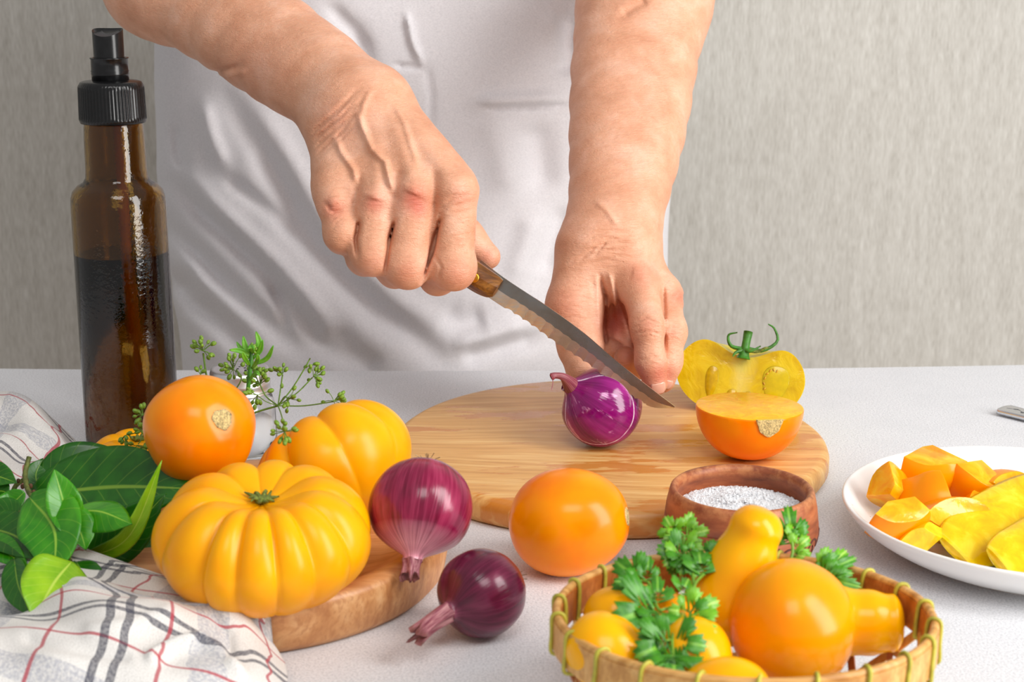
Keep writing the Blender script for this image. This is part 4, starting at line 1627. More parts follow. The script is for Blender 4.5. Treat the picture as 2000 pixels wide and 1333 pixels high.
# ------------------------------------------------------------------ plate with cut tomato
PC = np.array([at(2022, 985, .766)[0], .766, 0])


def mat_plate():
    M = Mat('speckled_white_glaze', s2l(243, 242, 240), 0.22)
    c = M.coord('Object', (1, 1, 1))
    d = M.voronoi(c, 150)
    k = M.noise(c, 30, 2)
    M.set('Base Color', M.mix(M.math('MULTIPLY', M.ramp(d, [(0.05, 1.0), (0.09, 0.0)]), M.ramp(k, [(0.48, 0.0), (0.56, .9)])), s2l(243, 242, 240), s2l(120, 104, 86)))
    return M.m


plate = thing('plate', PC, 'white speckled round plate holding chopped yellow tomato at the table edge', 'plate')
pp = [(0, 0), (.060, 0), (.064, .0012), (.078, .0060), (.092, .0145), (.0985, .0215), (.1000, .0240), (.0994, .0254), (.0975, .0250), (.0945, .0215), (.086, .0135), (.072, .0075), (.058, .0052), (0, .0050)]
v, f, uv = lathe(smooth_prof(pp, 60), 140)
v = [(x, y, max(0, z)) for x, y, z in v]
weld(obj('plate_dish', v, f, mat_plate(), plate, True, uv))


def ball(r, sz=1.0, seg=40, nz=24):
    V = []
    for i in range(seg):
        a = 2 * math.pi * i / seg
        for j in range(nz):
            th = math.pi * j / (nz - 1)
            V.append((r * math.sin(th) * math.cos(a), r * math.sin(th) * math.sin(a), r * sz * math.cos(th)))
    return V, grid_faces(seg, nz, wrap_u=True)


def chunk(u_, v_, Y, size, ang, thick, tilt, label, mats, long=1.0, seed=0, roll=0):
    """wedge of tomato: skin on the rounded side, flesh on the cut faces; local +Y is the skin side"""
    R = random.Random(seed)
    p = at(u_, v_, Y)
    t = thing('tomato_piece', p, label, 'tomato', 'chopped tomato on the plate')
    V, F = ball(size * 1.25, long)
    c = np.array([0, size * .72, 0])
    pl = []
    for s in (1, -1):
        a = math.radians(ang / 2) * s
        n = Vector((math.cos(a) * s, -math.sin(abs(a)), 0))
        pl.append((Vector((0, 0, 0)), n))
    pl += [(Vector((0, 0, thick * size)), Vector((R.uniform(-.25, .25), R.uniform(-.3, .1), 1))),
           (Vector((0, 0, -thick * size)), Vector((R.uniform(-.25, .25), R.uniform(-.3, .1), -1))),
           (Vector((0, size * .28, 0)), Vector((R.uniform(-.3, .3), -1, R.uniform(-.3, .3))))]
    o = clip_piece('wedge', V, F, None, mats, t, pl, bev=size * .035)
    for vt in o.data.vertices:
        vt.co.y -= size * .75
        q_ = vt.co * (1 / size)
        vt.co += Vector((math.sin(q_.y * 5 + seed), math.sin(q_.z * 4 + seed * 2), math.sin(q_.x * 6 + seed))) * size * .035
    t.rotation_euler = tuple(math.radians(x) for x in tilt)
    return t


CO, CY = [M_BIG, M_FLESH_O], [M_PEAR, M_FLESH_Y]
# seeds of the look: (u, v, Y, size, wedge angle, half thickness, tilt, label)
PIECES = [
    (1740, 955, .790, .0150, 62, .55, (12, -52, 20), 'orange tomato chunk leaning on the left of the plate, tip up', CO),
    (1754, 1018, .744, .0142, 88, .62, (-38, -8, 188), 'orange tomato chunk with smooth skin at the lower left of the plate', CO),
    (1822, 938, .806, .0175, 92, .60, (-18, 6, 180), 'orange tomato chunk with a square top at the back of the plate', CO),
    (1812, 990, .776, .0165, 74, .60, (20, 30, 150), 'pale orange tomato chunk in the middle of the left heap', CO),
    (1856, 1012, .765, .0185, 105, .55, (58, 4, 10), 'orange tomato chunk with its wet cut face and core turned up', CO),
    (1895, 955, .800, .0165, 82, .65, (-20, -34, 165), 'orange tomato chunk with a rounded back in the middle of the heap', CO),
    (1942, 962, .806, .0175, 96, .55, (48, 12, 30), 'seedy orange tomato chunk beside the yellow slices at the back', CO),
    (1905, 998, .788, .0150, 80, .55, (30, -10, 60), 'orange tomato chunk tucked behind the yellow slices', CO),
    (1793, 1054, .742, .0100, 100, .75, (35, 20, 40), 'small pulpy yellow tomato bit at the front of the plate', CY),
    (1832, 915, .815, .0085, 60, .60, (10, -30, 90), 'tiny tip of tomato peeking over the back of the heap', CO),
]
for i, (a, b, Y, s, w, th, tl, lb, mt) in enumerate(PIECES):
    chunk(a, b, Y, s * 1.28, w, th, tl, lb, mt, seed=i + 1)


def slice_piece(pts, width, thick, label, seed):
    """long curved slice: pts spine (world), skin on the lower right"""
    C = spline(pts, 26)
    ctr = C.mean(0)
    t = thing('tomato_slice', ctr, label, 'tomato', 'chopped tomato on the plate')
    n, m = len(C), 14
    V = []
    for i, p in enumerate(C):
        s = i / (n - 1)
        w = width * (math.sin(math.pi * (.05 + .90 * s)) ** .35)
        tg = C[min(i + 1, n - 1)] - C[max(i - 1, 0)]
        tg /= np.linalg.norm(tg)
        up = np.array([-.10, -.62, .78])
        up = up - tg * (up @ tg)
        up /= np.linalg.norm(up)
        sd = np.cross(tg, up)
        for k in range(m):
            a = 2 * math.pi * k / m
            x, y = math.cos(a), math.sin(a)
            y = y * (.35 if y > 0 else 1.0)
            rip = 1 + .018 * math.sin(i * .5 + k * 1.3 + seed)
            V.append(p - ctr + np.array([0, 0, .002]) + sd * x * w * rip + up * y * thick * (.5 + .5 * math.sin(math.pi * s)) * rip)
    F = grid_faces(n, m, wrap_v=True) + [tuple(range(m - 1, -1, -1)), tuple((n - 1) * m + k for k in range(m))]
    o = obj('flesh', V, F, [M_FLESH_Y, M_GREENY], t)
    for p_ in o.data.polygons:
        k = p_.vertices[0] % m
        if k >= m // 2 and len(p_.vertices) == 4:
            p_.material_index = 1
    return t


slice_piece([at(1862, 1082, .732), at(1930, 1045, .748), at(2005, 1000, .770), at(2080, 955, .790)], .0215, .0080, 'long green-yellow tomato slice lying slanted over the orange chunks', 1)
slice_piece([at(1950, 1105, .716), at(2010, 1085, .728), at(2075, 1050, .746), at(2140, 1005, .766)], .0180, .0080, 'long yellow tomato slice nearest the plate rim at the picture edge', 4)

# ------------------------------------------------------------------ cutlery
cp0, cp1 = tab(1957, 808), tab(2120, 850)
spoon = thing('spoon', cp0, 'flat steel cutlery handle with an engraved floral pattern beside the plate', 'spoon')
dx = (cp1 - cp0) / np.linalg.norm(cp1 - cp0)
dy = np.array([-dx[1], dx[0], 0])
M_CUT = Mat('polished_steel', s2l(214, 216, 220), 0.18, metal=1.0).m


def sp(s, w, z):
    return dx * s + dy * w + np.array([0, 0, z])


st_ = [(0, .0060), (.0012, .0078), (.004, .0084), (.03, .0072), (.06, .0050), (.09, .0036), (.105, .0040), (.112, .0090), (.120, .0150), (.132, .0185), (.146, .0170), (.156, .0100), (.160, .0020)]
S = spline(np.array(st_), 70)
V = []
for s, w in S:
    dip = .0045 * math.exp(-((s - .136) / .014) ** 2)
    for k in range(9):
        x = -1 + k / 4
        V.append(sp(s, x * w, .0046 - dip * (1 - x * x) + .0004 * (1 - x * x)))
    for k in range(8, -1, -1):
        x = -1 + k / 4
        V.append(sp(s, x * w * .99, max(.0004, .0016 - dip * (1 - x * x))))
obj('spoon_body', V, grid_faces(len(S), 18, wrap_v=True) + [tuple(range(18)), tuple(69 * 18 + k for k in range(17, -1, -1))], M_CUT, spoon)
M_ENG = Mat('engraved_line', s2l(70, 72, 78), 0.5, metal=.5).m
for k, (s, w) in enumerate([(.010, .001), (.017, -.002), (.024, .0015)]):
    G = Geo()
    for j in range(6):
        a = j * math.pi / 3 + k
        v, f = tube([sp(s, w, .0050), sp(s + .0016 * math.cos(a), w + .0016 * math.sin(a), .0050)], .00018, 4)
        G.add(v, f)
    v, f = tube(spline([sp(s - .006, -w, .0050), sp(s - .002, w * .3, .0050), sp(s, w, .0050)], 8), .00014, 4)
    G.add(v, f)
    G.build('engraved_flower', M_ENG, spoon)

# ------------------------------------------------------------------ salt shaker
KX, KY = at(468, 720, .905)[0], .905
shaker = thing('salt_shaker', (KX, KY, 0), 'glass shaker with a perforated metal lid behind the dill and tomatoes', 'shaker')
M_CLEAR = Mat('clear_glass', (0.97, 0.98, 0.98), 0.02, trans=1.0, ior=1.45).m
zt = CAM_H - KY * math.tan(PITCH + math.atan((718 - 666.5) / FPX))
gp = [(0, .002), (.016, .0), (.0205, .001), (.0215, .004), (.0210, .02), (.0205, zt - .024), (.0190, zt - .018), (.0165, zt - .015), (.0165, zt - .004), (.0150, zt - .004),
      (.0150, zt - .016), (.0172, zt - .020), (.0188, zt - .026), (.0192, .02), (.0190, .008), (0, .006)]
v, f, _ = lathe(gp, 64, lambda a, t: 1 + (.012 * abs(math.sin(5 * a)) if .1 < t < .4 else 0))
weld(obj('glass_jar', v, f, M_CLEAR, shaker))
v, f, _ = lathe([(0, .0062), (.0189, .0082), (.0191, .02), (.0188, .030), (0, .0305)], 48)
weld(obj('salt_fill', v, f, salt_m, shaker))
lp = [(.0170, zt - .0155), (.0186, zt - .0155), (.0190, zt - .0145), (.0182, zt - .0135), (.0182, zt - .0100), (.0187, zt - .0092), (.0182, zt - .0084), (.0182, zt - .0030), (.0176, zt - .0008), (.0164, zt - .0002),
      (.0150, zt - .0008), (.008, zt + .0002), (0, zt + .0004)]
v, f, _ = lathe(lp, 64)
lid = weld(obj('lid', v, f, Mat('shaker_metal', s2l(226, 226, 228), 0.36, metal=1.0).m, shaker))
M_HOLE = Mat('dark_hole', (.01, .01, .01), 0.8).m
for r, n in ((0.0, 1), (.0045, 6), (.0090, 10)):
    for k in range(n):
        a = 2 * math.pi * k / n + r * 100
        v, f, _ = lathe([(0, -.0004), (.0007, -.0003), (.0008, .00025), (0, .0003)], 10)
        obj('hole', [(p[0] + r * math.cos(a), p[1] + r * math.sin(a), p[2] + zt + .0002) for p in v], f, M_HOLE, lid)
# ------------------------------------------------------------------ bamboo basket with small tomatoes
KC = np.array([at(1452, 1208, .566)[0], .566, 0])
KA, KB, KZ = .0742, .0605, .0540          # rim half axes and height
basket = thing('bamboo_basket', KC, 'open-weave bamboo basket with a banded rim, full of small yellow tomatoes', 'basket')
M_BAM = mat_wood('split_bamboo', s2l(176, 118, 52), s2l(214, 160, 88), s2l(230, 184, 116), 0.45, rot=math.radians(90), scale=1.2, curve=.1)
M_BAMR = mat_wood('reddish_bamboo', s2l(150, 80, 26), s2l(186, 108, 44), s2l(206, 134, 64), 0.45, rot=math.radians(90), scale=1.2, curve=.1)
M_TIE = mat_plain('green_reed_tie', s2l(184, 176, 60), 0.5, 200, 0.25)


def wall_pt(a, t, off=0.0):
    """a angle, t 0 rim .. 1 bottom edge .. 2 bottom centre"""
    if t <= 1:
        k = 1 - .30 * t ** 1.6
        z = KZ - .005 - (KZ - .005 - .003) * t
        s = 1.0
    else:
        k = .70 * (2 - t)
        z = .003 + .0004
    return np.array([(KA + off) * k * math.cos(a), (KB + off) * k * math.sin(a), z + (0.0)])


def band(off, z0, z1, th, name, mat, n=96, a0=0, a1=2 * math.pi):
    V = []
    cl = abs(a1 - a0 - 2 * math.pi) < 1e-6
    for i in range(n):
        a = a0 + (a1 - a0) * i / (n if cl else n - 1)
        for o, z in ((off, z0), (off + th, z0), (off + th, z1), (off, z1)):
            V.append(((KA + o) * math.cos(a), (KB + o) * math.sin(a), z))
    F = grid_faces(n, 4, wrap_u=cl, wrap_v=True)
    if not cl:
        F += [(0, 1, 2, 3), tuple((n - 1) * 4 + k for k in (3, 2, 1, 0))]
    o = obj(name, V, F, mat, basket, False)
    return o


band(-.0018, KZ - .0135, KZ - .0002, .0012, 'inner_rim_band', M_BAMR)
band(.0008, KZ - .0135, KZ - .0002, .0013, 'outer_rim_band', M_BAM)
v, f = tube([((KA + .0002) * math.cos(a), (KB + .0002) * math.sin(a), KZ + .0004) for a in np.linspace(0, 2 * math.pi, 97)], .0017, 8)
obj('rim_core', v, f, M_BAM, basket)


def ribbon(P, nrm, w, th):
    """flat strip along P; nrm gives the flat normal"""
    V = []
    n = len(P)
    for i in range(n):
        t = P[min(i + 1, n - 1)] - P[max(i - 1, 0)]
        t = t / (np.linalg.norm(t) + 1e-12)
        nn = nrm[i] / np.linalg.norm(nrm[i])
        s = np.cross(t, nn)
        s /= np.linalg.norm(s) + 1e-12
        for a, b in ((-1, -1), (1, -1), (1, 1), (-1, 1)):
            V.append(P[i] + s * a * w / 2 + nn * b * th / 2)
    return V, grid_faces(n, 4, wrap_v=True) + [(3, 2, 1, 0), tuple((n - 1) * 4 + k for k in range(4))]


NS = 15
for d in (1, -1):
    for k in range(NS):
        a0 = 2 * math.pi * k / NS + (0.05 if d > 0 else .18)
        T = np.linspace(-.06, 1.0, 12)
        P = [wall_pt(a0 + d * .62 * max(t, 0), max(t, 0), .0006 * d) + (0, 0, 0.004 * (t < 0)) for t in T]
        # run on across the floor as a chord
        e0 = P[-1]
        a_end = a0 + d * .62
        e1 = wall_pt(a_end + d * 2.0, 1.0)
        for s in np.linspace(.12, 1.0, 8):
            P.append(e0 * (1 - s) + e1 * s + np.array([0, 0, .0008 + .0008 * d]))
        N = [np.array([math.cos(a0 + d * .62 * max(t, 0)) / KA, math.sin(a0 + d * .62 * max(t, 0)) / KB, -3.0 * max(t, 0)]) for t in T] + [np.array([0, 0, -1.0])] * 8
        v, f = ribbon(P, N, .0036, .0007)
        obj('weave_strip', v, f, M_BAMR if k % 3 else M_BAM, basket, False)
for t in (.42, .80):
    A = np.linspace(0, 2 * math.pi, 73)
    P = [wall_pt(a, t, -.0002 + .0009 * math.sin(a * NS)) for a in A]
    N = [np.array([math.cos(a) / KA, math.sin(a) / KB, -1.0 * t]) for a in A]
    v, f = ribbon(P, N, .0032, .0007)
    obj('hoop_strip', v, f, M_BAM, basket, False)
NT = 22
for k in range(NT):
    a = 2 * math.pi * (k + .35) / NT
    ca, sa = math.cos(a), math.sin(a)

    def rp(o, z, da=0.0):
        return ((KA + o) * math.cos(a + da), (KB + o) * math.sin(a + da), z)
    L = [rp(-.0028, KZ - .0140, .03), rp(-.0028, KZ - .006, .02), rp(-.0022, KZ + .0012, .01), rp(.0004, KZ + .0025), rp(.0026, KZ + .0006, -.01), rp(.0026, KZ - .007, -.02), rp(.0028, KZ - .0146, -.03),
         rp(.0, KZ - .0152, 0.0), rp(-.0028, KZ - .0140, .03)]
    v, f = tube(spline(L, 28), .00085, 6)
    obj('rim_tie', v, f, M_TIE, basket)


def pear(name, p, r, body, neck_r, neck_l, axis, label, mat=None, sc=.0022):
    """pear-shaped fruit: body at the origin, neck along +axis"""
    t = thing(name, p, label, 'tomato', 'small tomatoes in the basket')
    prof = []
    n = 44
    for j in range(n):
        s = j / (n - 1)
        prof.append(s)
    ctrl = [(0, -r * body), (r * .45, -r * body * .93), (r * .86, -r * body * .55), (r, 0), (r * .90, r * .50), (r * .5 + neck_r * .5, r * .98), (neck_r, r * 1.0 + neck_l * .45),
            (neck_r * .98, r + neck_l * .75), (neck_r * .66, r + neck_l * .97), (neck_r * .25, r + neck_l * 1.04), (0, r + neck_l * 1.03)]
    pf = [(max(0, a), b) for a, b in spline(np.array(ctrl), 46)]
    pf[0], pf[-1] = (0, pf[0][1]), (0, pf[-1][1])
    v, f, _ = lathe(pf, 56, lambda a, t_: 1 + .012 * math.sin(2 * a + r * 800))
    weld(obj('fruit', v, f, mat or M_PEAR, t), 1e-7)
    scar(t, r + neck_l * 1.005, sc)
    face(t, axis)
    return t


def bt(name, u_, v_, Y, rx, rz, label, axis, mat=M_PEAR, taper=0.0):
    return plain_tomato(name, at(u_, v_, Y), rx, rz, mat, label, 'tomato', 'small tomatoes in the basket', axis, sc=.0028, taper=taper)


bt('round_tomato', 1547, 1220, .572, .0252, .0262, 'largest orange tomato in the middle of the bamboo basket', np.array([.10, .80, .55]), M_BIG)
pear('pear_tomato', at(1420, 1178, .598), .0185, .95, .0114, .0235, np.array([.34, .12, .93]), 'pear-shaped tomato standing neck up in front of the clay bowl', None, .0018)
pear('pear_tomato', at(1632, 1215, .586), .0150, .95, .0118, .0120, np.array([.98, -.10, .02]), 'pear-shaped tomato pointing right, beside the largest orange tomato', None, .0018)
pear('pear_tomato', at(1200, 1205, .580), .0124, 1.0, .0090, .0105, np.array([.88, .10, .20]), 'pear-shaped tomato lying under the parsley at the far left of the basket', None, .0018)
bt('plum_tomato', 1192, 1280, .545, .0150, .0185, 'plum-shaped yellow tomato by the left front rim of the basket', np.array([-.75, .3, .45]), M_PEAR, .08)
bt('plum_tomato', 1352, 1290, .545, .0158, .0170, 'yellow tomato between the parsley leaves and the largest orange tomato', np.array([.2, .5, .6]), M_PEAR)
bt('plum_tomato', 1310, 1228, .568, .0130, .0150, 'orange tomato half covered by the parsley leaves', np.array([-.3, .3, .6]), M_BIG)
bt('plum_tomato', 1405, 1128, .624, .0105, .0125, 'yellow tomato showing behind the parsley at the back rim', np.array([.2, .3, .9]), M_PEAR)
bt('plum_tomato', 1415, 1362, .520, .0150, .0180, 'yellow tomato at the front rim, cut off by the bottom of the picture', np.array([1, .1, .1]), M_PEAR)
# ------------------------------------------------------------------ bay sprig
M_BAYD = mat_leaf('dark_bay_leaf', s2l(18, 78, 4), s2l(40, 112, 10), s2l(122, 160, 48), .32)
M_BAYM = mat_leaf('green_bay_leaf', s2l(30, 116, 4), s2l(74, 158, 18), s2l(144, 190, 60), .30)
M_BAYY = mat_leaf('young_bay_leaf', s2l(108, 168, 8), s2l(156, 200, 26), s2l(190, 218, 84), .34)


def add_solid(o, th):
    m = o.modifiers.new('thickness', 'SOLIDIFY')
    m.thickness = th
    m.offset = 0
    return o


bay = thing('bay_sprig', at(85, 985, .705), 'leafy bay sprig with broad glossy green leaves lying on the towel and tray', 'herb')
BO = np.array(bay.location)


def bay_leaf(b, m, t, hw, nrm, mat, fold=.25, droop=0.0, wave=.06, seed=0):
    n, k = 22, 11
    C = spline([at(*b), at(*m), at(*t)], n)
    nv = np.asarray(nrm, float)
    nv /= np.linalg.norm(nv)
    V, UV = [], []
    for i, p in enumerate(C):
        s = i / (n - 1)
        tg = C[min(i + 1, n - 1)] - C[max(i - 1, 0)]
        tg /= np.linalg.norm(tg)
        up = nv - tg * (nv @ tg)
        up /= np.linalg.norm(up)
        sd = np.cross(tg, up)
        w = hw * (math.sin(math.pi * min(1, .03 + .97 * s ** .85)) ** .8) * (1 - .25 * max(0, s - .8) / .2)
        for j in range(k):
            x = -1 + 2 * j / (k - 1)
            h = fold * abs(x) * w + droop * x * w + wave * hw * math.sin(s * 11 + seed + (2 if x > 0 else 0)) * abs(x) ** 2
            V.append(p + sd * x * w + up * h - BO)
            UV.append((.5 + x / 2, s))
    o = add_solid(obj('leaf', V, grid_faces(n, k), mat, bay, True, UV), .0004)
    return o


CAM = np.array([0, -.93, .36])
L = bay_leaf
L((62, 968, .748), (225, 952, .740), (386, 956, .722), .0225, (0, -.75, .66), M_BAYD, .10, seed=1)
L((75, 968, .757), (150, 918, .764), (265, 894, .772), .0150, (.1, -.7, .7), M_BAYD, .2, seed=2)
L((82, 970, .752), (70, 930, .760), (84, 896, .768), .0062, (.3, -.8, .4), M_BAYD, .2, seed=3)
L((160, 1094, .704), (252, 1048, .692), (316, 900, .692), .0048, (.35, -.8, .25), M_BAYY, .1, 0, seed=4)
L((170, 1088, .712), (240, 1050, .712), (325, 965, .710), .0140, (.15, -.7, .7), M_BAYD, .1, seed=20)
L((160, 1092, .716), (250, 1092, .722), (345, 1086, .730), .0165, (0, -.72, .68), M_BAYD, .12, seed=5)
L((170, 1080, .722), (215, 1040, .722), (262, 1020, .724), .0100, (0, -.6, .8), M_BAYM, .3, seed=16)
L((136, 1030, .692), (124, 982, .694), (106, 917, .702), .0085, (.3, -.85, .3), M_BAYM, .35, seed=6)
L((142, 1000, .697), (196, 1000, .692), (258, 1025, .684), .0100, (-.1, -.55, .85), M_BAYM, -.45, seed=7)
L((58, 972, .704), (106, 1036, .684), (105, 1128, .664), .0158, (-.15, -.7, .70), M_BAYM, .22, seed=8)
L((100, 990, .694), (150, 1030, .688), (168, 1075, .680), .0085, (.3, -.6, .7), M_BAYM, .3, seed=9)
L((140, 1098, .668), (104, 1142, .652), (66, 1212, .634), .0152, (.15, -.7, .72), M_BAYY, .15, wave=.12, seed=10)
L((28, 1092, .680), (38, 1150, .664), (70, 1208, .646), .0070, (-.2, -.7, .6), M_BAYD, .4, seed=11)
L((150, 1098, .676), (162, 1142, .662), (92, 1196, .645), .0085, (.3, -.6, .7), M_BAYD, .3, seed=12)
L((-40, 1028, .706), (30, 1048, .694), (88, 1094, .676), .0110, (-.1, -.7, .7), M_BAYD, .3, seed=13)
L((-45, 1055, .700), (8, 1078, .688), (56, 1112, .674), .0070, (-.1, -.6, .8), M_BAYM, .5, seed=14)
L((-60, 925, .742), (-10, 930, .740), (33, 944, .734), .0075, (.1, -.7, .7), M_BAYD, .3, seed=15)
L((48, 962, .724), (20, 985, .722), (-30, 992, .716), .0065, (0, -.7, .7), M_BAYM, .3, seed=17)
L((40, 1012, .712), (10, 1000, .716), (-40, 1005, .716), .0070, (0, -.7, .7), M_BAYD, .3, seed=18)
L((-40, 965, .735), (0, 960, .735), (18, 966, .732), .0060, (0, -.7, .7), M_BAYD, .3, seed=19)
for P, r in (([(57, 893, .748), (49, 926, .742), (54, 957, .730), (66, 974, .718), (86, 986, .704), (140, 1000, .696)], .0013),
             ([(-60, 985, .73), (0, 978, .735), (22, 964, .738), (32, 948, .741), (46, 938, .742)], .0013),
             ([(66, 974, .718), (75, 968, .735), (82, 968, .750)], .0008), ([(86, 986, .704), (120, 1040, .69), (138, 1098, .672)], .0009),
             ([(0, 1030, .705), (30, 1008, .71), (60, 985, .714)], .0009)):
    v, f = tube(spline([at(*p) - BO for p in P], 24), r, 8)
    obj('twig', v, f, M_BARK, bay)
G = Geo()
for u_, v_, Y in ((36, 940, .741), (44, 951, .738), (52, 938, .742), (60, 950, .734), (58, 962, .728), (66, 962, .724), (47, 930, .743)):
    p = at(u_, v_, Y) - BO
    v, f = ball(.0011, 1.3, 8, 6)
    G.add([np.array(q_) + p for q_ in v], f)
G.build('buds', mat_plain('brown_bud', s2l(88, 56, 30), 0.7, 500, .4), bay)['kind'] = 'stuff'

# ------------------------------------------------------------------ dill umbels and a tarragon tip
M_DILL = mat_plain('dill_stem', s2l(96, 132, 40), 0.5, 300, 0.25)
M_SEED = mat_plain('dill_seed', s2l(112, 146, 40), 0.5, 900, 0.5)


def seed_head(parent, O, hub, n, spread, direction, seed, seed_r=.00125):
    R = random.Random(seed)
    G, S = Geo(), Geo()
    d0 = np.asarray(direction, float)
    d0 /= np.linalg.norm(d0)
    for i in range(n):
        d = np.array([R.gauss(0, 1), R.gauss(0, .7), R.gauss(0, 1)])
        d = d / np.linalg.norm(d)
        d = d0 * R.uniform(.2, 1.0) + d * .9
        d /= np.linalg.norm(d)
        e = hub + d * spread * R.uniform(.55, 1.05)
        v, f = tube(spline([hub - O, (hub + e) / 2 - O + d0 * .0006, e - O], 5), .00022, 5)
        G.add(v, f)
        q_ = Vector(d).to_track_quat('Z', 'Y').to_matrix()
        v, f = ball(seed_r * R.uniform(.75, 1.1), 1.45, 9, 7)
        S.add([tuple(q_ @ Vector(p) + Vector(e - O)) for p in v], f)
    G.build('ray_stems', M_DILL, parent)['kind'] = 'stuff'
    S.build('seed_cluster', M_SEED, parent)['kind'] = 'stuff'


def dill(name, label, stems, heads, root):
    O = at(*root)
    t = thing(name, O, label, 'herb', 'dill stalks on the tray')
    for P, r in stems:
        v, f = tube(spline([at(*p) - O for p in P], 14), r, 6)
        obj('stalk', v, f, M_DILL, t)
    for k, (u_, v_, Y, n, sp_, d) in enumerate(heads):
        seed_head(t, O, at(u_, v_, Y), n, sp_, d, k * 7 + int(u_))
    return t


H = (543, 793, .802)
dill('dill_umbel', 'dill stalk with wide green seed umbels arching over the rear ribbed tomato',
     [([(452, 828, .800), (500, 806, .802), H], .0006), ([H, (548, 760, .806), (552, 732, .808)], .0004), ([H, (570, 760, .806), (592, 725, .808), (606, 700, .810)], .0004),
      ([H, (580, 768, .806), (610, 738, .810)], .0004), ([H, (595, 793, .803), (651, 785, .800)], .0004), ([H, (548, 806, .760), (553, 824, .732), (556, 842, .716)], .0004),
      ([H, (520, 775, .806), (508, 752, .808)], .0004), ([H, (520, 785, .800), (503, 773, .798)], .0003), ([H, (556, 775, .8), (562, 780, .797)], .0003)],
     [(551, 733, .808, 9, .0065, (0, 0, 1)), (612, 735, .810, 13, .0070, (.5, 0, -.1)), (605, 712, .810, 4, .004, (.2, 0, -.5)), (652, 784, .800, 10, .0075, (.3, 0, .5)),
      (556, 843, .716, 15, .0075, (0, -.5, 0)), (508, 752, .808, 16, .0085, (0, 0, .4)), (503, 772, .798, 10, .0075, (-.3, 0, -.1)), (562, 778, .797, 9, .0070, (.4, -.1, -.2)),
      (500, 735, .812, 9, .0060, (.3, 0, .5))], (452, 828, .800))
dill('dill_umbel', 'dill seed head standing behind the top orange tomato, nearest the oil bottle',
     [([(430, 800, .82), (412, 765, .823), (403, 733, .826), (397, 690, .829)], .0006), ([(412, 765, .823), (395, 745, .824), (392, 735, .824)], .0003),
      ([(430, 800, .82), (470, 745, .822), (462, 722, .824)], .0004)],
     [(397, 686, .829, 15, .0078, (0, 0, .6)), (392, 733, .824, 5, .0050, (-.2, 0, .6)), (456, 722, .824, 16, .0085, (-.2, 0, .4)), (478, 705, .824, 8, .006, (0, 0, .5))], (430, 800, .82))
dill('dill_umbel', 'thin dill sprig drooping over the yellow tomato beside the oil bottle',
     [([(292, 838, .795), (285, 832, .79), (281, 815, .788)], .0003), ([(292, 838, .795), (270, 845, .782), (247, 850, .778)], .0003), ([(284, 842, .786), (277, 858, .776), (270, 868, .772)], .0003)],
     [(279, 812, .788, 9, .0055, (-.2, 0, .5)), (244, 851, .778, 8, .0050, (-.3, 0, -.3)), (276, 842, .780, 6, .0035, (0, 0, .2)), (270, 870, .772, 9, .0055, (0, 0, -.3)), (289, 884, .770, 5, .004, (0, 0, -.4))], (292, 838, .795))
tar = thing('tarragon_tip', at(484, 752, .800), 'bright green tarragon tip with narrow leaves standing above the dill', 'herb')
TO = np.array(tar.location)
v, f = tube(spline([at(*p) - TO for p in [(484, 770, .800), (487, 735, .800), (491, 700, .802), (490, 680, .803)]], 12), [.0012] * 8 + [.001, .0009, .0008, .0006], 8)
obj('stem', v, f, M_STEMG, tar)
M_TAR = mat_leaf('tarragon_leaf', s2l(70, 150, 30), s2l(120, 180, 40), s2l(150, 200, 80), .4, 200)
for k, (b, m, t_, w) in enumerate([((487, 700, .802), (480, 680, .803), (475, 657, .805), .0016), ((492, 690, .802), (506, 672, .803), (500, 648, .806), .0017), ((494, 700, .802), (508, 685, .801), (513, 664, .800), .0014),
                                   ((497, 712, .802), (522, 700, .800), (534, 675, .798), .0013), ((487, 695, .802), (470, 686, .801), (448, 684, .800), .0014), ((485, 690, .802), (470, 680, .804), (462, 668, .806), .0011),
                                   ((488, 715, .800), (478, 700, .796), (474, 688, .795), .0013), ((492, 720, .800), (503, 705, .796), (504, 692, .795), .0013), ((490, 690, .803), (491, 682, .798), (488, 674, .800), .0020),
                                   ((486, 745, .800), (500, 728, .796), (508, 735, .795), .0010)]):
    n, q_ = 12, 5
    C = spline([at(*b), at(*m), at(*t_)], n)
    V, UV = [], []
    for i, p in enumerate(C):
        s = i / (n - 1)
        tg = C[min(i + 1, n - 1)] - C[max(i - 1, 0)]
        tg /= np.linalg.norm(tg)
        sd = np.cross(tg, CAM)
        sd /= np.linalg.norm(sd)
        w_ = w * math.sin(math.pi * (.08 + .9 * s)) ** .7
        for j in range(q_):
            x = -1 + 2 * j / (q_ - 1)
            V.append(p + sd * x * w_ + CAM * abs(x) * w_ * .4 - TO)
            UV.append((.5 + x / 2, s))
    add_solid(obj('leaf', V, grid_faces(n, q_), M_TAR, tar, True, UV), .0003)
seed_head(tar, TO, at(490, 682, .801), 9, .0026, (0, -.2, .6), 77, .0011)

# ------------------------------------------------------------------ parsley
M_PARS = mat_leaf('parsley_leaf', s2l(36, 108, 8), s2l(76, 150, 18), s2l(124, 182, 60), .38, 160)
M_PARSY = mat_leaf('light_parsley_leaf', s2l(86, 154, 14), s2l(130, 190, 36), s2l(166, 210, 90), .38, 160)
M_PSTEM = mat_plain('parsley_stem', s2l(112, 160, 48), 0.45, 300, .2)


